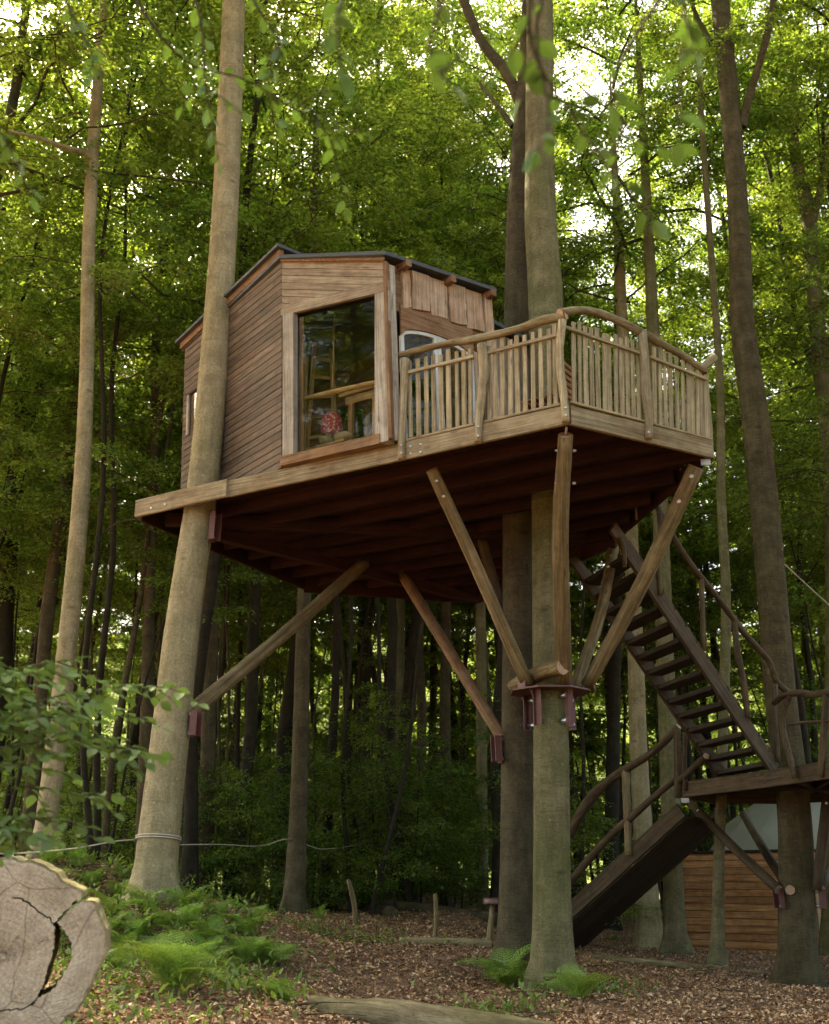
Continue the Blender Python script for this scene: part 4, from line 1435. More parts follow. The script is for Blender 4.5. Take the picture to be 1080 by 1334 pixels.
# ---- log struts
COLLAR = atY(716, 900, 13.99)
zcol = float(COLLAR[2])
kf = np.argmin(abs(FPATH[:, 2] - zcol)); COLLAR = np.array([FPATH[kf][0], FPATH[kf][1], zcol]); r_col = float(FRAD[kf])
def strut(pts, r, mat='strut', bolts=()):
    s = log('strut', pts, r, M[mat], house, 12, 16, .05, end_mat=M['log_end'])
    for p, n in bolts:
        disc_bolt('bolt', p, n, .022, .03, s)
    return s
tocam = lambda p: unit(EYEV - p)
def on_front(p, r):
    return p + tocam(p) * r
a1 = atZ(556, 608, UND - .02); a1 = a1 + perp * .12
c1 = COLLAR + np.array([-.30, -.22, .06])
s1 = strut([a1, (a1 + c1) / 2 + [.0, 0, .03], c1], [.075, .08, .085])
for t in (.05, .12):
    p = a1 + (c1 - a1) * t
    disc_bolt('bolt', on_front(p, .072), tocam(p), .022, .03, s1)
a2 = Cp + [0.0, .22, -.03]; c2 = COLLAR + np.array([.14, -.33, .03])
s2 = strut([a2, a2 * .62 + c2 * .38 + [-.05, .0, 0], c2], [.085, .10, .10])
for t, sx in ((.06, 1), (.06, -1), (.18, 1), (.18, -1)):
    p = a2 + (c2 - a2) * t
    disc_bolt('bolt', p + np.array([sx * .085, -.02, 0]), (sx, -.15, 0), .018, .035, s2)
log('hanger_bolt', [Cp + [0, .12, .02], a2 - [0, 0, .02]], .014, M['bolt'], s2, 6, 4, 0)
a3 = Rp + np.array([-.16, .16, -.05]); c3 = COLLAR + np.array([.46, -.12, .05])
s3 = strut([a3, (a3 + c3) / 2 + [.03, 0, -.03], c3], [.10, .095, .085])
for t in (.04, .15):
    p = a3 + (c3 - a3) * t
    disc_bolt('bolt', on_front(p, .09), tocam(p), .03, .03, s3)
board('shoe_plate', Rp + [-.13, .03, -.04], Rp + [-.02, .02, -.04], .08, .02, (0, 0, 1), M['zinc'], s3)
a4 = dk(802, 712) + np.array([-.05, -.1, -.05]); c4 = COLLAR + np.array([.33, .20, .05])
s4 = strut([a4, (a4 + c4) / 2 + [.06, 0, -.05], c4], [.085, .075, .075])
for t in (.07, .15):
    p = a4 + (c4 - a4) * t
    disc_bolt('bolt', on_front(p, .08), tocam(p), .025, .03, s4)
# strut from the left beech up under the floor
kb = np.argmin(abs(LPATH[:, 2] - atY(255, 930, 14.2)[2]))
LB = LPATH[kb]; rLB = float(LRAD[kb])
a5 = dk(475, 733) + [0, 0, -.0]; c5 = LB + np.array([rLB * .75, rLB * .3, 0])
s5 = strut([a5, (a5 + c5) / 2 + [0, 0, -.03], c5], [.095, .10, .10])
kr = np.argmin(abs(RPATH[:, 2] - atY(660, 985, 14.85)[2]))
RB = RPATH[kr]; rRB = float(RRAD[kr])
a6 = dk(524, 748); c6 = RB + np.array([-rRB * .95, -.03, 0])
s6 = strut([a6, (a6 + c6) / 2, c6], [.085, .085, .08], 'redtrim')
a7 = atZ(628, 705, UND); c7 = RB + np.array([-.1, .25, 1.6])
strut([a7, c7], [.075, .075], 'stair')
# cross log resting on the collar
lg = log('collar_log', [COLLAR + np.array([-.42, .34, .12]), COLLAR + np.array([-.1, -.05, .2]) + [0, -.28, 0], COLLAR + np.array([.10, -.62, .20])], [.09, .095, .10], M['strut'], house, 12, 10, .05, end_mat=M['log_end'])

# ---- steel collar on the front beech and brackets on the other trunks
def ring_plate(name, c, r0, r1, th, seg, mat, parent, rot=0):
    V, Fs = [], []
    for z_ in (0, -th):
        for r_ in (r0, r1):
            for i in range(seg):
                a = rot + i * 2 * math.pi / seg
                V.append((r_ * math.cos(a), r_ * math.sin(a), z_))
    for i in range(seg):
        j = (i + 1) % seg
        Fs += [(i, seg + i, seg + j, j), (2 * seg + j, 3 * seg + j, 3 * seg + i, 2 * seg + i), (seg + i, 3 * seg + i, 3 * seg + j, seg + j), (j, 2 * seg + j, 2 * seg + i, i)]
    return link(name, mesh_py(name, V, Fs, mat), Matrix.Translation(tuple(c)), parent)
collar = empty('steel_collar', COLLAR, 'red primed steel collar plate bolted round the green-tinged beech trunk', 'bracket')
ring_plate('plate', COLLAR, r_col * 1.02, .52, .02, 8, M['steel'], collar, .39)
for i, a in enumerate((-2.25, -1.05, .5, 2.4)):
    d = np.array([math.cos(a), math.sin(a), 0])
    t_ = np.array([-d[1], d[0], 0])
    pb = COLLAR + d * (r_col + .13)
    leg = board('leg', pb - [0, 0, .02], pb - [0, 0, .46], .085, .012, d, M['steel'], collar, ch=.002)
    board('flange', pb + t_ * .05 - [0, 0, .022], pb + t_ * .05 - [0, 0, .46], .012, .085, d, M['steel'], leg, ch=.002)
    board('gusset', pb + d * .10 - [0, 0, .02], pb + d * .0 - [0, 0, .16], .02, .012, t_, M['steel'], leg, ch=.002)
    for zz_ in (.09, .40):
        log('spacer', [COLLAR + d * (r_col * .9) - [0, 0, zz_], pb - [0, 0, zz_]], .032, M['bolt'], leg, 10, 3, 0)
for c_ in (c1, c2, c3, c4):
    pz = np.array([c_[0], c_[1], zcol])
    d = unit((pz - COLLAR) * [1, 1, 0])
    board('shoe', pz + d * .09 + [0, 0, .0], pz + d * .09 + [0, 0, .10], .14, .015, np.array([-d[1], d[0], 0]), M['steel'], collar, ch=.002)
def bracket(label, p, d, h, tree_r):
    d = unit(d); t_ = np.array([-d[1], d[0], 0])
    root = empty('steel_bracket', p, label, 'bracket')
    pb = p + d * (tree_r + .05)
    back = board('back_plate', pb + [0, 0, h * .35], pb - [0, 0, h * .65], .012, .12, d, M['steel'], root, ch=.002)
    for sg in (-1, 1):
        board('cheek', pb + t_ * .065 * sg + [0, 0, h * .3] + d * .05, pb + t_ * .065 * sg - [0, 0, h * .6] + d * .04, .10, .012, d, M['steel'], root, ch=.002)
    for zz_ in (h * .2, -h * .5):
        log('spacer', [p + d * tree_r * .8 + [0, 0, zz_], pb + d * .03 + [0, 0, zz_]], .025, M['bolt'], root, 8, 3, 0)
    return root
bracket('red steel bracket holding the diagonal strut on the roped beech', LB + [0, 0, -.08], (.9, -.3, 0), .34, rLB)
bracket('red steel bracket holding the reddish strut on the brown rear trunk', RB + [0, 0, -.08], (-.9, -.35, 0), .36, rRB)
ku = np.argmin(abs(LPATH[:, 2] - (UND - .12)))
bracket('red steel hanger clamped to the roped beech right below the deck beam', LPATH[ku] + [0, 0, -.05], (.85, -.5, 0), .42, float(LRAD[ku]))

# ================================================================== THINGS IN AND ON THE TREE HOUSE
def W_in(x, y, depth):
    """a point behind the window wall, on the sight line through a photo pixel"""
    return atP(x, y, A - nAB * depth, nAB)
lad = empty('ladder', W_in(420, 600, .9) * [1, 1, 0] + [0, 0, DT], 'light pine loft ladder leaning inside the big window', 'ladder')
def fl(p):
    q = np.array(p, float); q[2] = DT; return q
la0, la1 = W_in(398, 600, .55), W_in(410, 452, .95)
lb0, lb1 = W_in(437, 590, .75), W_in(432, 458, 1.15)
for a_, b_ in ((la0, la1), (lb0, lb1)):
    dd = unit(b_ - a_)
    a_ = a_ - dd * (a_[2] - DT) / dd[2]
    board('side_rail', a_, b_ + dd * .05, .075, .035, nAB, M['interior'], lad)
for t in (.18, .36, .54, .72, .9):
    board('rung', la0 + (la1 - la0) * t, lb0 + (lb1 - lb0) * t, .05, .03, (0, 0, 1), M['interior'], lad)
g0, g1, g2 = W_in(386, 522, .25), W_in(440, 511, .25), W_in(492, 498, .25)
gr = log('grab_rail', [g0 - dAB * .15, g1 + [0, 0, .02], g2 + dAB * .1], [.033, .036, .034], M['interior'], None, 9, 10, .05)
prop(gr, 'peeled wooden grab rail running across the inside of the window', 'rail')
po = W_in(392, 560, .45)
pst = board('loft_post', fl(W_in(391, 600, .45)), fl(W_in(391, 600, .45)) + [0, 0, 1.75], .09, .09, nAB, M['interior'], None)
prop(pst, 'light square pine post standing inside the window beside the ladder', 'post')
tb = empty('table', fl(W_in(480, 560, .8)), 'small pine table inside the window at the corner post', 'table')
tz_ = float(W_in(470, 520, .8)[2])
tc_ = fl(W_in(478, 560, .8))
board('table_top', tc_ - dAB * .28 + [0, 0, tz_ - DT], tc_ + dAB * .35 + [0, 0, tz_ - DT], .05, .5, (0, 0, 1), M['interior'], tb)
board('apron', tc_ - dAB * .2 + [0, 0, tz_ - DT - .09] + nAB * .2, tc_ + dAB * .3 + [0, 0, tz_ - DT - .09] + nAB * .2, .11, .025, (0, 0, 1), M['interior'], tb)
for sa in (-.12, .26):
    for sb in (-.18, .18):
        p = tc_ + dAB * sa + nAB * sb
        board('leg', p, p + [0, 0, tz_ - DT - .03], .06, .06, nAB, M['interior'], tb)
lc = W_in(432, 553, .6)
pend = empty('pendant_lamp', lc - [0, 0, .2], 'red and white woven dome lamp hanging inside the window', 'lamp')
prof = [(.02, .16), (.07, .15), (.115, .11), (.14, .05), (.145, -.02), (.138, -.10), (.12, -.16)]
V, Fs = [], []
for r_, z_ in prof:
    for i in range(20):
        a = i * math.pi / 10
        V.append((r_ * math.cos(a), r_ * math.sin(a), z_))
for s_ in range(len(prof) - 1):
    for i in range(20):
        j = (i + 1) % 20
        Fs.append((s_ * 20 + i, s_ * 20 + 20 + i, s_ * 20 + 20 + j, s_ * 20 + j))
link('lamp_shade', mesh_py('lamp_shade', V, Fs, M['shade'], True), Matrix.Translation(tuple(lc)), pend)
ctop = lc.copy(); ctop[2] = DT + 2.35
log('cord', [lc + [0, 0, .15], ctop], .012, M['interior'], pend, 6, 3, 0)
def cushion(label, p, rx, ry, rz):
    V, Fs = [], []
    nu, nv = 14, 8
    for j in range(nv + 1):
        ph_ = -math.pi / 2 + math.pi * j / nv
        for i in range(nu):
            a = 2 * math.pi * i / nu
            ce, se = math.cos(a), math.sin(a)
            sq = lambda v, e: math.copysign(abs(v) ** e, v)
            V.append((rx * sq(ce, .7) * math.cos(ph_) ** .6, ry * sq(se, .7) * math.cos(ph_) ** .6, rz * math.sin(ph_)))
    for j in range(nv):
        for i in range(nu):
            k = (i + 1) % nu
            Fs.append((j * nu + i, j * nu + k, j * nu + nu + k, j * nu + nu + i))
    me = mesh_py('cushion', V, Fs, M['cushion'], True)
    fm = frame(p, dAB)
    o = link('cushion', me, fm)
    return prop(o, label, 'cushion')
bench_top = float(W_in(430, 577, .6)[2])
bn = empty('window_bench', fl(W_in(430, 590, .6)), 'low pine bench inside the window under the red lamp', 'bench')
bc = fl(W_in(436, 590, .6))
board('seat', bc - dAB * .5 + [0, 0, bench_top - DT - .09], bc + dAB * .28 + [0, 0, bench_top - DT - .09], .035, .34, (0, 0, 1), M['interior'], bn)
if bench_top - DT > .14:
    for sa in (-.42, .2):
        board('leg', bc + dAB * sa, bc + dAB * sa + [0, 0, bench_top - DT - .105], .05, .28, dAB, M['interior'], bn)
cushion('tan cushion on the window bench below the red lamp, the left smaller one', W_in(426, 574, .6), .09, .11, .06)
cushion('larger tan cushion on the window bench against the table', W_in(448, 570, .6), .13, .11, .065)
# slatted chair on the balcony
ch0 = atZ(655, 556, DT + .0); ch0 = np.array([*(ch0 + perp * .0)[:2], DT])
ch0 = Lp + dLC * np.dot(atZ(650, 545, UND) - Lp, dLC) + perp * .75; ch0[2] = DT
chair = empty('balcony_chair', ch0, 'reddish slatted wooden chair standing behind the balcony pickets', 'chair')
fx = unit(np.array([.55, .83, 0])); fy = np.array([-fx[1], fx[0], 0])
for sx_ in (-.2, .2):
    board('leg', ch0 + fx * sx_ + fy * .2, ch0 + fx * sx_ + fy * .2 + [0, 0, .42], .04, .04, fx, M['shed'], chair)
    board('leg', ch0 + fx * sx_ - fy * .2, ch0 + fx * sx_ - fy * .28 + [0, 0, .92], .04, .04, fx, M['shed'], chair)
for k in range(6):
    board('seat_slat', ch0 - fx * .23 + fy * (.2 - k * .08) + [0, 0, .43], ch0 + fx * .23 + fy * (.2 - k * .08) + [0, 0, .43], .018, .06, (0, 0, 1), M['shed'], chair)
for k in range(6):
    zz_ = .5 + k * .075
    board('back_slat', ch0 - fx * .2 - fy * (.2 + .08 * zz_ / .92) + [0, 0, zz_], ch0 + fx * .2 - fy * (.2 + .08 * zz_ / .92) + [0, 0, zz_], .05, .018, (0, 0, 1), M['shed'], chair)

# ================================================================== STAIRS AND LANDING
Q2 = atY(1000, 1026, 16.8)
ZL = float(Q2[2])                        # underside of the landing edge
FL_ = .24
Q1 = atZ(888, 1039, ZL); Q3 = atZ(1085, 1014, ZL)
lt = ZL + FL_
LPoly = [Q1, Q2, Q3, np.array([6.6, 14.7, ZL]), np.array([7.9, 16.2, ZL]), np.array([8.0, 18.8, ZL]), np.array([6.6, 20.4, ZL]), np.array([5.2, 20.2, ZL])]
lcen = np.mean(LPoly, axis=0)
landing = empty('stair_landing', (5.72, 18.0, ZL), 'dark round stair landing built round the tall right-hand beech', 'platform')
deckl = None
dd_ = unit(np.array([1, .25, 0])); ee_ = np.array([-dd_[1], dd_[0], 0])
lp2 = [(float(np.dot(p - lcen, dd_)), float(np.dot(p - lcen, ee_))) for p in LPoly]
if area2(lp2) < 0:
    lp2 = lp2[::-1]
pll = Plane((lcen[0], lcen[1], lt - .04), dd_, (0, 0, 1), ee_)
tcl = (float(np.dot(np.array([TPATH[8][0], TPATH[8][1], 0]) - lcen * [1, 1, 0], dd_)), float(np.dot(np.array([TPATH[8][0], TPATH[8][1], 0]) - lcen * [1, 1, 0], ee_)))
v = min(p[1] for p in lp2)
while v < max(p[1] for p in lp2):
    q = clip(clip(lp2, 0, 1, v + .137), 0, -1, -v)
    if len(q) >= 3:
        if v < tcl[1] + .34 and v + .137 > tcl[1] - .34:
            qa = clip(q, 1, 0, tcl[0] - .34); qb = clip(q, -1, 0, -(tcl[0] + .34))
            for q_ in (qa, qb):
                if len(q_) >= 3:
                    prism('floor_board', q_, pll, 0, .04, M['tread'], landing)
        else:
            prism('floor_board', q, pll, 0, .04, M['tread'], landing)
    v += .145
for i in range(len(LPoly)):
    a_, b_ = LPoly[i], LPoly[(i + 1) % len(LPoly)]
    board('fascia_board', a_ + [0, 0, FL_ / 2], b_ + [0, 0, FL_ / 2], FL_, .05, (0, 0, 1), M['stair'], landing, ch=.006)
for k in range(5):
    a_ = Q1 * (1 - k / 4) + Q3 * (k / 4) + [.1, .05, .11]; b_ = a_ + (lcen - a_) * 1.6; b_[2] = a_[2]
    board('joist', a_, b_, .16, .08, (0, 0, 1), M['tread'], landing)
kt = np.argmin(abs(TPATH[:, 2] - atY(1035, 1155, 18)[2]))
TB = TPATH[kt]; rTB = float(TRAD[kt])
for (x, y, off) in [(899, 1046, (-.32, -.12)), (968, 1062, (-.2, -.3)), (1078, 1034, (.2, -.3)), (1100, 1085, (.35, -.05))]:
    top_ = atZ(x, y, ZL - .02)
    if y > 1050 and x < 1000:
        top_ = np.array([*(top_[:2]), ZL])
    c_ = TB + np.array([off[0], off[1], -.02])
    sS = log('strut', [top_, (top_ + c_) / 2 + [0, 0, -.03], c_], [.075, .08, .075], M['stair'], landing, 9, 8, .05, end_mat=M['log_end'])
    disc_bolt('bolt', on_front(top_ + (c_ - top_) * .1, .07), tocam(top_), .025, .03, sS)
board('shoe_plate', Q1 + [-.02, -.05, -.05], Q1 + [.09, -.12, -.05], .08, .02, (0, 0, 1), M['zinc'], landing)
for off in ((-.9, -.4, 0), (.9, -.4, 0)):
    bracket('dark steel bracket on the %s side of the landing beech' % ('shed' if off[0] < 0 else 'far'), TB + [0, 0, -.1], off, .3, rTB)

def vplane(a, b):
    d = unit((b - a) * [1, 1, 0]); n = np.cross(d, [0, 0, 1])
    if np.dot(n, EYEV - a) < 0:
        n = -n
    return Plane(a, d, n)
def flight(label, top, bot, wvec, nt, mat, smat):
    root = empty('staircase', (bot + wvec / 2), label, 'staircase')
    run = bot - top
    upv = unit(np.cross(run, np.cross([0, 0, 1], run)))
    for o in (np.zeros(3), wvec):
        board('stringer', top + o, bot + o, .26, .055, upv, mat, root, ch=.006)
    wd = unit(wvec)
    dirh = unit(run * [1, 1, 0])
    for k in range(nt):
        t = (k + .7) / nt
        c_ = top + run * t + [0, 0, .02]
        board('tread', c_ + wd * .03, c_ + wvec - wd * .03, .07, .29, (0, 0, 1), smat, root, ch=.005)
    return root
un0, un1 = atZ(815, 712, 5.9), atZ(1010, 1003, lt + .03)
wv = unit(np.array([-.30, 1.17, 0])) * 1.5
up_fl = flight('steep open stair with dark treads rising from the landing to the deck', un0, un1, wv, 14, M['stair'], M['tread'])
# stringer head carried up to the deck
hp = un0 + unit(un0 - un1) * .35
board('stringer', un0 - unit(un0 - un1) * .0, hp, .2, .05, (0, 0, 1), M['stair'], up_fl)
board('stringer', un0 + wv, hp + wv, .2, .05, (0, 0, 1), M['stair'], up_fl)
UP = vplane(un0, un1)
def pole(name, pl, pts, w, parent, mat='stair', off=.04, n=None, seg=8):
    P = [rail_pt(pl, x, y, off) for x, y in pts]
    R_ = [q * pxm(p) / 2 for q, p in zip(w, P)]
    return log(name, P, R_, M[mat], parent, seg, n or 5 * len(P), .07, end_mat=M['log_end'], hint=pl.n)
pole('handrail', UP, [(850, 648), (862, 672), (882, 708), (905, 742), (928, 770), (948, 796), (966, 820), (985, 842), (1002, 862), (1012, 888), (1030, 905)], [8] * 11, up_fl)
pole('post', UP, [(858, 660), (860, 690), (856, 720), (860, 776)], [7, 8, 7, 7], up_fl)
pole('post', UP, [(914, 752), (915, 790), (917, 845)], [7, 7, 8], up_fl)
pole('post', UP, [(956, 802), (961, 850), (969, 890), (974, 935)], [7, 9, 9, 8], up_fl)
pole('post', UP, [(1010, 892), (1009, 930), (1013, 992)], [7, 7, 8], up_fl)
pole('post', UP, [(806, 700), (812, 714), (814, 738)], [7, 7, 6], up_fl)
# landing rail
LP_ = vplane(Q1, Q3)
pole('handrail', LP_, [(1008, 916), (1022, 906), (1040, 903), (1060, 905), (1078, 902), (1100, 905)], [8, 8, 9, 9, 10, 9], landing)
pole('mid_rail', LP_, [(1028, 944), (1050, 941), (1085, 939)], [4, 4, 4], landing)
pole('post', LP_, [(1030, 905), (1022, 925), (1019, 945), (1026, 975), (1036, 1015)], [7, 8, 9, 8, 8], landing)
pole('post', LP_, [(1076, 904), (1073, 950), (1069, 1012)], [9, 9, 9], landing)
pole('post', LP_, [(882, 950), (883, 990), (884, 1040)], [10, 11, 11], landing)
pole('post', LP_, [(893, 955), (892, 1000), (893, 1030)], [6, 6, 6], landing)
pole('mid_rail', LP_, [(886, 1017), (900, 1004), (920, 985)], [9, 9, 9], landing)
# lower flight, descending away from the landing
ln0 = atZ(888, 1055, 2.6)
bot_g = G(742, 1238)
ln1 = np.array([2.07, 21.5, 0]); ln1[2] = float(ground_z(ln1[0], ln1[1])) + .05
wv2 = unit(np.array([.71, .70, 0])) * 1.3
low_fl = flight('lower stair flight with log handrail descending from the landing to the leaves', ln0, ln1, wv2, 11, M['stair'], M['tread'])
# closed board underside of the lower flight
run2 = ln1 - ln0
nrm2 = unit(np.cross(run2, wv2))
if nrm2[2] > 0:
    nrm2 = -nrm2
for k in range(8):
    o0 = wv2 * (k / 8); o1 = wv2 * ((k + 1) / 8)
    board('soffit_board', ln0 + (o0 + o1) / 2 + nrm2 * .15, ln1 + (o0 + o1) / 2 + nrm2 * .15, np.linalg.norm(wv2) / 8 - .004, .02, unit(wv2), M['tread'], low_fl, ch=.003)
LO = vplane(ln0, ln1)
pole('handrail', LO, [(742, 1090), (748, 1074), (770, 1040), (790, 1020), (812, 1004), (845, 984), (870, 962), (884, 946)], [12, 14, 15, 12, 11, 10, 10, 9], low_fl)
pole('mid_rail', LO, [(742, 1150), (765, 1122), (792, 1092), (822, 1065), (850, 1040), (882, 1014)], [10, 11, 10, 10, 9, 9], low_fl)
pole('post', LO, [(815, 1004), (817, 1060), (819, 1114)], [10, 10, 10], low_fl, 'rail')

# ================================================================== FOREST FLOOR DETAIL
def scatter_litter(n):
    y = 5.0 + 25 * rng.random(n) ** 1.15
    x = rng.uniform(-1, 1, n) * (.43 * y + .8)
    z = ground_z(x, y)
    az = rng.uniform(0, 2 * np.pi, n)
    tl = rng.normal(size=n) * .38
    d = np.stack([np.cos(az) * np.cos(tl), np.sin(az) * np.cos(tl), np.sin(tl)], 1)
    nr_ = np.stack([rng.normal(size=n) * .4, rng.normal(size=n) * .4, np.ones(n)], 1)
    sz = .022 + .042 * rng.random(n) ** 1.2
    o = np.stack([x, y, z + .012 + np.abs(rng.normal(size=n)) * .018], 1) - d * sz[:, None] * .5
    return leaves_from(o, d, nr_, sz, .6, .16)
V, Q = scatter_litter(150000)
lit = link('leaf_litter', mesh_np('leaf_litter', V, Q, M['litter']), Matrix.Identity(4))
prop(lit, 'dry brown beech leaves covering the forest floor', 'leaf litter', None, 'stuff')
# fallen twigs
TV, TQ, off = [], [], 0
for i in range(420):
    y = 6 + 18 * rnd.random(); x = rnd.uniform(-1, 1) * (.42 * y)
    L_ = rnd.uniform(.12, .6); a = rnd.uniform(0, 6.28)
    z = float(ground_z(x, y)) + .02
    p = np.array([[x, y, z], [x + L_ * .5 * math.cos(a), y + L_ * .5 * math.sin(a), z + rnd.uniform(0, .05)], [x + L_ * math.cos(a + .2), y + L_ * math.sin(a + .2), z + rnd.uniform(0, .06)]])
    V, Q = tube_arrays(spline(p, 5), np.linspace(.007, .003, 5), 4)
    TV.append(V); TQ.append(Q + off); off += len(V)
tw = link('fallen_twigs', mesh_np('fallen_twigs', np.vstack(TV), np.vstack(TQ), M['branch']), Matrix.Identity(4))
prop(tw, 'thin fallen twigs strewn over the leaves', 'twigs', None, 'stuff')

# ---- low herbs on the left bank
def herb_patch(n, cx, cyy, sx, sy):
    x = cx + rng.normal(size=n) * sx; y = cyy + rng.normal(size=n) * sy
    z = ground_z(x, y)
    az = rng.uniform(0, 6.28, n); el = rng.uniform(.1, 1.2, n)
    d = np.stack([np.cos(az) * np.cos(el), np.sin(az) * np.cos(el), np.sin(el)], 1)
    nr_ = np.stack([rng.normal(size=n) * .5, rng.normal(size=n) * .5, np.ones(n)], 1)
    h = np.abs(rng.normal(size=n)) * .09
    return leaves_from(np.stack([x, y, z + h], 1), d, nr_, rng.uniform(.05, .13, n), .34, .08)
HV, HQ, off = [], [], 0
for (cx, cyy, sx, sy, n) in [(-3.3, 12.2, .8, 1.0, 1500), (-2.6, 9.2, .7, 1.2, 900), (-4.6, 13.2, .8, 1.0, 800), (-3.6, 15.5, .9, .9, 1000), (-2.1, 12.6, .5, .6, 420), (1.9, 13.4, .35, .2, 260), (-1.2, 16.5, .6, .4, 260), (.9, 11.9, .3, .2, 160), (-1.55, 10.6, .25, .25, 260)]:
    V, Q = herb_patch(n, cx, cyy, sx, sy)
    HV.append(V); HQ.append(Q + off); off += len(V)
hb = link('ground_herbs', mesh_np('ground_herbs', np.vstack(HV), np.vstack(HQ), M['herb']), Matrix.Identity(4))
prop(hb, 'low green herbs growing between the ferns on the bank', 'ground cover', None, 'stuff')

# ================================================================== FERNS
def frond_mesh(seed):
    r = np.random.default_rng(seed)
    npn = 14
    curve = lambda t: np.array([t * .92 - .08 * t * t, 0, .52 * t - .62 * t ** 2.2])
    O, Dn, Nn, S = [], [], [], []
    for i in range(npn):
        t = .12 + .86 * i / npn
        p = curve(t); p2 = curve(t + .02)
        ax = unit(p2 - p)
        up_ = unit(np.cross(ax, [0, 1, 0])) * -1
        if up_[2] < 0:
            up_ = -up_
        ln = .27 * (math.sin(math.pi * min(1, .16 + t * .84)) ** .75) * (1.1 - .25 * t) + .012
        for sg in (-1, 1):
            side = np.array([0, sg, 0])
            pd = unit(side * .93 + ax * .38 + up_ * .12)
            m = max(3, int(9 * ln / .27))
            for j in range(m):
                u = (j + .4) / m
                q = p + pd * ln * u - up_ * ln * .16 * u * u
                w = .060 * (1 - .7 * u) * (ln / .27) ** .5 + .006
                for s2 in (-1, 1):
                    la = unit(np.cross(up_, pd) * s2 * .85 + pd * .55 + r.normal(size=3) * .08)
                    O.append(q); Dn.append(la); Nn.append(up_ + r.normal(size=3) * .12); S.append(w)
            O.append(p + pd * ln * .93); Dn.append(pd); Nn.append(up_); S.append(.03)
    V, Q = leaves_from(np.array(O), np.array(Dn), np.array(Nn), np.array(S), .46, .04)
    path = np.array([curve(t) for t in np.linspace(0, 1, 9)])
    V2, Q2_ = tube_arrays(path, np.linspace(.006, .0015, 9), 4)
    return mesh_np('frond', np.vstack([V, V2]), np.vstack([Q, Q2_ + len(V)]), M['fern'])
FR = [frond_mesh(s) for s in (1, 2, 3)]
def fern(pos, size, nf, label, group=None, droop=0.0):
    root = empty('fern', pos, label, 'fern', group)
    a0 = rnd.uniform(0, 6.28)
    for i in range(nf):
        a = a0 + i * 2.39996 + rnd.uniform(-.25, .25)
        el = rnd.uniform(-1.0, -.3) - droop
        s = size * rnd.uniform(.7, 1.12)
        m = Matrix.Translation(tuple(pos)) @ Matrix.Rotation(a, 4, 'Z') @ Matrix.Rotation(el, 4, 'Y') @ Matrix.Rotation(rnd.uniform(-.3, .3), 4, 'X') @ Matrix.Diagonal((s, s, s, 1))
        link('frond', rnd.choice(FR), m, root)
def fpos(x, y):
    p = G(x, y); p[2] -= .02; return p
fern(fpos(222, 1292), .75, 12, 'large bright fern on the bank just below the roped beech')
fern(fpos(660, 1287), .85, 11, 'dark green fern at the foot of the collared beech, left of the trunk')
fern(fpos(756, 1303), .55, 9, 'small fern at the foot of the collared beech, on the shed side')
fern(fpos(368, 1306), .42, 8, 'small lone fern on bare leaves beside the mossy log')
fern(fpos(322, 1256), .65, 9, 'fern on the leafy slope between the roped beech and the path')
fern(fpos(354, 1258), .55, 8, 'fern nearest the path on the leafy slope')
fern(fpos(415, 1198), .4, 6, 'small shaded fern by the reddish brown beech')
fern(fpos(800, 1228), .36, 6, 'small fern in the shade behind the lower stair')
GF = 'ferns covering the left bank'
fern_px = []
rf = random.Random(5)
while len(fern_px) < 36:
    x = rf.uniform(60, 335); y = rf.uniform(1120, 1275)
    if x > 250 and y < 1180 or (x > 290 and y > 1262) or (x < 140 and y > 1240):
        continue
    if any((x - a) ** 2 + ((y - b_) * 1.5) ** 2 < 620 for a, b_ in fern_px):
        continue
    fern_px.append((x, y))
for x, y in fern_px:
    fern(fpos(x, y), rf.uniform(.38, .56), rf.randint(5, 8), 'fern among the dense green ferns on the bank round the roped beech', GF)

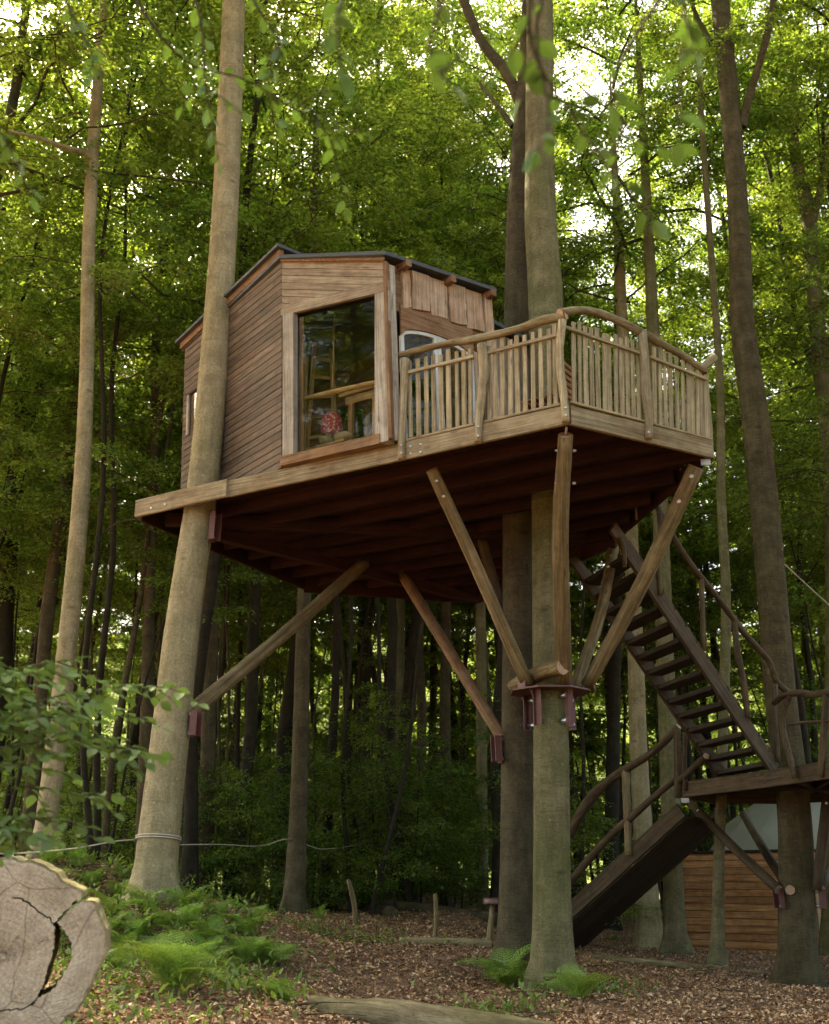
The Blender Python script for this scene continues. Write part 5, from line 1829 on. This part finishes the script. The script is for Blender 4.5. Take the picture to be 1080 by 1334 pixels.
# ================================================================== LOGS, STAKES, STOOL, ROPE
def log_slice(label, c, R_, th, nrm_dir):
    """upright slice of a thick log with a crescent hole and cracks"""
    nr_, na = 64, 240
    r_ = np.random.default_rng(4)
    ang = np.linspace(0, 2 * np.pi, na, endpoint=False)
    out = 1 + .05 * np.sin(2 * ang + .6) + .035 * np.sin(3 * ang + 2) + .03 * np.sin(5 * ang) + .015 * np.sin(11 * ang + 1) + .008 * np.sin(23 * ang + 2) + .006 * np.sin(37 * ang)
    out *= 1 - .06 * np.exp(-((ang - .62) / .05) ** 2)
    rr = np.linspace(.03, 1, nr_ + 1)
    keep = np.ones((nr_, na), bool)
    for i in range(nr_):
        for j in range(na):
            a = ang[j]
            a = a if a < np.pi else a - 2 * np.pi
            f = (rr[i] + rr[i + 1]) / 2
            # crescent hole between heart and outer ring, running out into thin cracks
            if -.85 < a < .62:
                k = math.sin((a + .85) / 1.47 * math.pi)
                if .585 - .10 * k - .006 < f < .585 + .085 * k + .006:
                    keep[i, j] = False
            elif (-1.7 < a <= -.85 or .62 <= a < 1.5) and abs(f - .585 - .02 * math.sin(a * 5)) < .009:
                keep[i, j] = False
            if abs(a - .60 - .04 * math.sin(f * 9)) < .016 and f > .60:
                keep[i, j] = False
    Vf = np.zeros((nr_ + 1, na, 3))
    for i in range(nr_ + 1):
        f = rr[i]
        Vf[i, :, 1] = R_ * f * (1 + (out - 1) * f) * np.cos(ang)
        Vf[i, :, 2] = R_ * f * (1 + (out - 1) * f) * np.sin(ang)
        Vf[i, :, 0] = .0012 * r_.normal(size=na) - .015 * f ** 8 + .006 * np.sin(3 * ang + 4 * f) * f
    Vb = Vf.copy(); Vb[..., 0] = -th + .01 * r_.normal(size=Vf.shape[:2])
    V = np.vstack([Vf.reshape(-1, 3), Vb.reshape(-1, 3)])
    nB = (nr_ + 1) * na
    I = lambda i, j: i * na + j % na
    Fs, mi = [], []
    for i in range(nr_):
        for j in range(na):
            if not keep[i, j]:
                continue
            Fs.append((I(i, j), I(i + 1, j), I(i + 1, j + 1), I(i, j + 1))); mi.append(1 if i >= nr_ - 2 else 0)
            Fs.append((nB + I(i, j + 1), nB + I(i + 1, j + 1), nB + I(i + 1, j), nB + I(i, j))); mi.append(0)
            for (di, dj, e) in ((1, 0, (I(i + 1, j), I(i + 1, j + 1))), (-1, 0, (I(i, j + 1), I(i, j))), (0, 1, (I(i + 1, j + 1), I(i, j + 1))), (0, -1, (I(i, j), I(i + 1, j)))):
                ni, nj = i + di, (j + dj) % na
                if ni < 0:
                    continue
                if ni >= nr_ or not keep[ni, nj]:
                    Fs.append((e[0], nB + e[0], nB + e[1], e[1])); mi.append(1 if ni >= nr_ else 2)
    Fs.append(tuple(I(0, j) for j in range(na))); mi.append(0)
    fm = frame(c, nrm_dir)
    o = link('log_slice', mesh_py('log_slice', V, Fs, [M['cut'], M['beech_pale'], M['strut']], False, mi), fm)
    return prop(o, label, 'log')
sc_ = atY(4, 1246, 6.4)
log_slice('big grey sawn log slice standing on edge with a curved hole', sc_, .50, .42, (.22, -1, -.03))
def ground_log(label, pts, rad, mat, seg=16, rough=.07, n=24, name='fallen_log'):
    o = log(name, pts, rad, M[mat], None, seg, n, rough)
    return prop(o, label, 'log')
moss = wood('mossy_weathered_log', (.12, .09, .048), (.22, .168, .095), (.30, .24, .145), (.12, .115, .04), .55, grain=9, bump=.9)
M['moss'] = moss
ga, gb = G(405, 1318), G(735, 1352, 4, 30)
ground_log('weathered grey-green log lying on the leaves in front', [ga + [0, 0, .02], ga * .72 + gb * .28 + [0, -.1, -.0], ga * .35 + gb * .65 + [0, .02, .0], gb + [0, 0, -.03]], [.12, .17, .15, .13], 'moss', 18, .12, 34)
l0, l1 = G(392, 1176), G(510, 1196)
ground_log('dark fallen trunk lying behind the leaning stake', [l0 + [0, 0, .1], (l0 + l1) / 2 + [0, 0, .12], l1 + [0, 0, .1]], [.15, .14, .12], 'beech_brown_shaded')
l0, l1 = G(498, 1188), G(650, 1208)
ground_log('long fallen trunk lying behind the upright stake', [l0 + [0, 0, .16], (l0 + l1) / 2 + [0, .2, .14], l1 + [0, 0, .1]], [.10, .12, .12], 'beech_brown_shaded')
l0, l1 = G(520, 1232), G(640, 1236)
ground_log('low mossy log edging the path beside the brown rear trunk', [l0 + [0, 0, .05], l1 + [0, 0, .05]], [.07, .085], 'moss')
l0, l1 = G(770, 1250), G(1000, 1272)
ground_log('long low branch lying on the leaves under the landing', [l0 + [0, 0, .03], (l0 + l1) / 2 + [0, .15, .03], l1 + [0, 0, .03]], [.05, .06, .04], 'moss')
def stake(label, b, top_px, wpx):
    t = atY(top_px[0], top_px[1], b[1])
    o = log('stake', [b - [0, 0, .1], (b + t) / 2 + [.02, 0, 0], t], [wpx * pxm(b) / 2, wpx * pxm(b) / 2, wpx * .4 * pxm(b)], M['strut'], None, 8, 10, .08, end_mat=M['log_end'])
    return prop(o, label, 'stake')
stake('leaning bare stake with a leaf tuft, by the reddish brown beech', G(465, 1208), (454, 1146), 7)
stake('short upright wooden stake at the edge of the path', G(566, 1226), (567, 1164), 6)
sb_ = atY(650, 1190, 17.2); sb_[2] = float(ground_z(sb_[0], sb_[1]))
stl = empty('stool', sb_, 'small dark-seated wooden stool peeping out behind the brown rear trunk', 'stool')
hs = .62
V = []
log('seat', [sb_ + [0, 0, hs - .03], sb_ + [0, 0, hs + .06]], [.24, .22], M['pad'], stl, 16, 4, .01)
for a in (.6, 2.2, 3.8, 5.3):
    d = np.array([math.cos(a), math.sin(a), 0])
    log('leg', [sb_ + d * .24 - [0, 0, .03], sb_ + d * .12 + [0, 0, hs - .02]], .032, M['rail'], stl, 8, 4, .04)
# rope
kr0 = int(np.argmin(abs(LPATH[:, 2] - atY(208, 1087, 14.05)[2])))
RC, RR = LPATH[kr0], float(LRAD[kr0]) * 1.03 + .012
tanL = unit(LPATH[kr0 + 1] - LPATH[kr0 - 1])
e1 = unit(np.cross(tanL, [0, 1, 0])); e2 = np.cross(tanL, e1)
rope = empty('rope', RC, 'pale rope wound round the leaning beech and strung between the trees', 'rope')
for k, dz in enumerate((0.0, .028)):
    ringp = [RC + tanL * dz + (e1 * math.cos(a) + e2 * math.sin(a)) * RR + tanL * .012 * math.sin(a) for a in np.linspace(0, 2 * math.pi, 25)]
    log('loop', ringp, .008, M['rope'], rope, 6, 40, 0)
lft = RC + np.array([-RR, -.03, 0])
log('strand', [lft, atY(150, 1096, 12.6), atY(90, 1106, 11.2), atY(0, 1112, 9.6), atY(-120, 1100, 7.5)], .007, M['rope'], rope, 6, 30, 0)
rgt = RC + np.array([RR, -.02, -.06])
log('strand', [rgt, atY(290, 1100, 16), atY(340, 1102, 18), atY(378, 1093, 19.85), atY(420, 1106, 22), atY(470, 1100, 25)], .007, M['rope'], rope, 6, 30, 0)
wr = log('slackline', [atY(1022, 735, 18.6), atY(1060, 770, 19.5), atY(1110, 815, 21)], .012, M['rope'], None, 5, 8, 0)
prop(wr, 'thin pale line strung from the landing beech into the wood', 'rope')

# ================================================================== SHED AND DOME TENT
sl0 = G(889, 1244); sl1 = G(1066, 1250)
sl0 = np.array([sl0[0], 25.5, 0]); sl0[0] = atY(889, 1243, 25.5)[0]
sl1 = np.array([atY(1066, 1250, 23.6)[0], 23.6, 0])
zb = min(float(ground_z(sl0[0], sl0[1])), float(ground_z(sl1[0], sl1[1]))) - .05
sl0[2] = sl1[2] = zb
dS = unit(sl1 - sl0); nS = unit(np.cross(dS, [0, 0, 1]))
if nS[1] > 0:
    nS = -nS
SW = Plane(sl0, dS, nS)
lenS = float(np.linalg.norm(sl1 - sl0)); hS_ = SW.px(895, 1112)[1]; hS2 = SW.px(1016, 1101)[1]
shed = empty('shed', sl0 + dS * lenS / 2, 'low larch-boarded shed with horizontal planks behind the landing beech', 'shed')
bk = prism('wall', [(0, 0), (lenS, 0), (lenS, hS_), (0, hS_)], SW, -.06, -.03, M['inner'], shed)
nrow = 14
for k in range(nrow):
    z0 = hS_ * k / nrow; z1 = hS_ * (k + 1) / nrow - .016
    cut = rnd.uniform(.3, .7) * lenS
    for s0, s1 in ((0, lenS),):
        prism('plank', [(s0, z0), (s1, z0), (s1, z1), (s0, z1)], SW, -.028, rnd.uniform(.0, .008), M['shed'], bk)
for pl_, ln_ in ((Plane(sl1, -nS, dS), 2.4), (Plane(sl0, -nS, -dS), 2.4)):
    w_ = prism('wall', [(0, 0), (ln_, 0), (ln_, hS_), (0, hS_)], pl_, -.06, -.03, M['inner'], shed)
    for k in range(nrow):
        prism('plank', [(0, hS_ * k / nrow), (ln_, hS_ * k / nrow), (ln_, hS_ * (k + 1) / nrow - .006), (0, hS_ * (k + 1) / nrow - .006)], pl_, -.028, .002, M['shed'], w_)
board('corner_post', sl1 + dS * .06, sl1 + dS * .06 + [0, 0, hS_ + .05], .12, .10, nS, M['fascia'], shed)
slab('roof', [sl0 + [0, 0, hS_ + .05] + nS * .08 - dS * .05, sl1 + [0, 0, hS_ + .05] + nS * .08 + dS * .1, sl1 + [0, 0, hS_ + .05] - nS * 2.5 + dS * .1, sl0 + [0, 0, hS_ + .05] - nS * 2.5 - dS * .05], .04, M['tread'], shed)
# dome tent
dc = np.array([atY(1095, 1200, 31.5)[0], 31.5, 0.0]); dc[2] = float(ground_z(dc[0], dc[1])) - .1
dR = 3.9
dome = empty('dome_tent', dc, 'pale greenish-white geodesic dome tent standing behind the shed', 'tent')
import bmesh
bm = bmesh.new()
bmesh.ops.create_icosphere(bm, subdivisions=3, radius=dR)
bmesh.ops.bisect_plane(bm, geom=bm.verts[:] + bm.edges[:] + bm.faces[:], plane_co=(0, 0, 0), plane_no=(0, 0, -1), clear_outer=True)
me = bpy.data.meshes.new('shell'); bm.to_mesh(me)
me.materials.append(plain('dome_fabric', (.34, .34, .27), .5, noise=.05, nscale=1.2))
link('shell', me, Matrix.Translation(tuple(dc)), dome)
bm.free()

# ================================================================== NEAR LEAVES: SAPLING AND OVERHANGING BOUGHS
tl_ = np.array([0, .18, .42, .66, .86, 1.0]); wl_ = np.array([0, .22, .30, .25, .12, 0])
def detailed_leaves(org, dirn, nrm, size):
    d = dirn / (np.linalg.norm(dirn, axis=1)[:, None] + 1e-9)
    s = np.cross(nrm, d); s /= np.linalg.norm(s, axis=1)[:, None] + 1e-9
    n = np.cross(d, s)
    m = len(org)
    r_ = np.random.default_rng(3)
    curl = r_.uniform(-.25, .05, m)
    rows = []
    for t, w in zip(tl_, wl_):
        mid = org + d * (size * t)[:, None] + n * (size * curl * t * t)[:, None]
        rows.append((mid - s * (size * w)[:, None] + n * (size * w * .3)[:, None], mid, mid + s * (size * w)[:, None] + n * (size * w * .3)[:, None]))
    V = np.stack([v for row in rows for v in row], 1)       # (m,18,3)
    T = []
    for i in range(5):
        a = i * 3
        T += [(a, a + 1, a + 4, a + 3), (a + 1, a + 2, a + 5, a + 4)]
    Q = (np.arange(m) * 18)[:, None, None] + np.array(T)[None]
    return V.reshape(-1, 3), Q.reshape(-1, 4)
def leafy(paths, size, spacing, sub, seed, sub_len=(.12, .32), flat=.35):
    """twig tubes and leaves for a list of main twig polylines"""
    r = np.random.default_rng(seed)
    TV, TQ, off = [], [], 0
    O, Dn, Nn, S = [], [], [], []
    todo = []
    for P in paths:
        P = np.asarray(P, float)
        L_ = np.linalg.norm(np.diff(P, axis=0), axis=1).sum()
        path = spline(P, max(6, int(L_ / .05)))
        todo.append((path, L_, True))
        for k in range(int(L_ * sub)):
            t = r.uniform(.15, .98)
            i = int(t * (len(path) - 1))
            d = unit(path[min(i + 1, len(path) - 1)] - path[max(i - 1, 0)])
            sd_ = unit(np.cross([0, 0, 1], d)) * r.choice([-1, 1])
            e = unit(d * .7 + sd_ * r.uniform(.5, 1) + np.array([0, 0, r.normal() * .25]))
            l2 = r.uniform(*sub_len)
            q = np.array([path[i], path[i] + e * l2 * .5, path[i] + e * l2 + [0, 0, -l2 * .15]])
            todo.append((spline(q, 6), l2, False))
    for path, L_, main in todo:
        V, Q = tube_arrays(path, np.linspace(.006 if main else .003, .0015, len(path)), 5)
        TV.append(V); TQ.append(Q + off); off += len(V)
        nl_ = int(L_ / spacing)
        for k in range(nl_):
            t = (k + .5) / nl_
            if main and t < .25:
                continue
            i = min(int(t * (len(path) - 1)), len(path) - 2)
            p = path[i] + (path[i + 1] - path[i]) * (t * (len(path) - 1) - i)
            d = unit(path[i + 1] - path[i])
            sd_ = unit(np.cross([0, 0, 1], d) + r.normal(size=3) * .1) * (1 if k % 2 else -1)
            ld = unit(d * r.uniform(.3, .8) + sd_ * .9 + np.array([0, 0, -r.uniform(0, .5)]))
            O.append(p); Dn.append(ld); Nn.append(np.array([0, 0, 1]) + r.normal(size=3) * flat); S.append(size * r.uniform(.65, 1.2))
        d = unit(path[-1] - path[-2])
        O.append(path[-1]); Dn.append(d); Nn.append(np.array([0, 0, 1]) + r.normal(size=3) * flat); S.append(size)
    LV, LQ = detailed_leaves(np.array(O), np.array(Dn), np.array(Nn), np.array(S))
    return (np.vstack(TV), np.vstack(TQ)), (LV, LQ)
# sapling beside the log slice
sx0 = atY(-75, 1150, 4.9)
sg = float(ground_z(sx0[0], sx0[1]))
sap = empty('beech_sapling', (sx0[0], sx0[1], sg), 'young beech sapling with big soft green leaves beside the log slice', 'sapling')
stem = [np.array([sx0[0], sx0[1], sg - .1]), np.array([sx0[0] + .03, sx0[1], sg + .8]), np.array([sx0[0] - .02, sx0[1], sg + 1.7]), np.array([sx0[0] + .05, sx0[1], sg + 2.6])]
log('stem', stem, [.022, .018, .013, .005], M['branch'], sap, 8, 16, .04)
paths = []
for (y0, ex, ey, Ye) in [(960, 212, 893, 5.0), (985, 208, 984, 4.9), (930, 100, 858, 4.7), (1000, 150, 962, 5.2), (940, 60, 872, 4.4), (975, 135, 915, 4.6), (1040, 40, 1000, 4.5), (1100, 112, 1078, 4.8), (1020, 90, 1010, 5.1), (1110, 70, 1098, 4.5), (965, 185, 935, 5.3), (1000, 60, 950, 5.0), (950, 30, 905, 4.8), (1110, 100, 1100, 5.2), (1050, 120, 1040, 5.2), (985, 100, 935, 4.5)]:
    p0 = atY(-75, y0 + 10, 4.9); p1 = atY(ex, ey, Ye)
    mid_ = (p0 + p1) / 2 + [0, 0, .08]
    paths.append([p0, mid_, p1])
(tv, tq), (lv, lq) = leafy(paths, .072, .042, 9, 5)
bM = Matrix.Translation((sx0[0], sx0[1], sg))
b0 = np.array([sx0[0], sx0[1], sg])
link('twigs', mesh_np('twigs', tv - b0, tq, M['branch'], True), bM, sap)
link('foliage', mesh_np('foliage', lv - b0, lq, M['leaf_near']), bM, sap)

def overhang(label, base, hgt, limbs, seed, size=.068, spacing=.055, sub=3.5):
    """a tree just outside the picture whose boughs reach over the viewer"""
    gz = float(ground_z(base[0], base[1]))
    root = empty('beech_tree', (base[0], base[1], gz), label, 'tree')
    o = np.array([base[0], base[1], gz]); mt = Matrix.Translation(tuple(o))
    tp = spline([o + [0, 0, -.3], o + [.05, .05, 3], o + [0.1, 0, 7], o + [0, .1, 12], o + [.2, 0, 18]], 24)
    V, Q = tube_arrays(tp, np.linspace(.2, .05, 24), 14, .03, seed, np.clip(1 - np.linspace(-.3, 18, 24) / .8, 0, 1) ** 2 * .6)
    link('trunk', mesh_np('trunk', V - o, Q, M['beech'], True), mt, root)
    paths = []
    for h0, pts in limbs:
        st = o + [0, 0, h0]
        P = [st] + [atY(*p) for p in pts]
        lim = spline([st, (st + P[1]) / 2 + [0, 0, .35], P[1]], 10)
        V, Q = tube_arrays(lim, np.linspace(.03, .009, 10), 7, .05, seed)
        link('branch', mesh_np('branch', V - o, Q, M['branch'], True), mt, root)
        paths.append(P[1:])
    (tv, tq), (lv, lq) = leafy(paths, size, spacing, sub, seed, (.08, .24), .5)
    link('twigs', mesh_np('twigs', tv - o, tq, M['branch'], True), mt, root)
    link('foliage', mesh_np('foliage', lv - o, lq, M['leaf_lush']), mt, root)
    v = VAR[1]
    m = Matrix.Translation((o[0], o[1], o[2] + 4.5)) @ Matrix.Rotation(seed, 4, 'Z') @ Matrix.Diagonal((.8, .8, .8, 1))
    return root
overhang('beech at the left of the viewer whose leafy twigs hang over the cabin', (-3.4, 1.2), 5.2,
         [(5.0, [(120, -90, 2.9), (190, 20, 2.9), (245, 82, 3.0), (320, 104, 3.05), (395, 150, 3.1), (438, 182, 3.15)]),
          (5.2, [(230, -90, 2.7), (262, 30, 2.8), (268, 110, 2.9), (285, 210, 2.95)]),
          (4.8, [(60, -80, 3.2), (90, 10, 3.2), (120, 70, 3.2), (115, 100, 3.2)]),
          (4.9, [(300, -90, 3.0), (330, 0, 3.0), (365, 60, 3.05), (345, 110, 3.1)]),
          (4.6, [(-80, 120, 2.6), (-10, 160, 2.7), (25, 215, 2.7)])], 21, .052, .036, 5.0)
overhang('beech at the right of the viewer whose blurred leaves hang before the twin trunks', (3.2, .6), 5.0,
         [(4.6, [(470, -120, 1.75), (450, -20, 1.75), (440, 50, 1.75), (448, 98, 1.75)]),
          (4.7, [(600, -120, 1.7), (575, 0, 1.7), (560, 70, 1.75), (590, 115, 1.75)]),
          (4.5, [(720, -120, 1.9), (690, 0, 1.95), (700, 80, 2.0), (745, 150, 2.1), (790, 215, 2.15), (850, 288, 2.2)]),
          (4.5, [(760, -120, 1.95), (700, 20, 2.0), (715, 150, 2.05), (700, 200, 2.05)]),
          (4.6, [(860, -130, 1.7), (885, -20, 1.7), (895, 30, 1.7), (905, 70, 1.7)]),
          (4.4, [(900, -60, 2.1), (800, 100, 2.15), (830, 180, 2.2), (880, 195, 2.2)])], 22, .058, .055, 3.2)
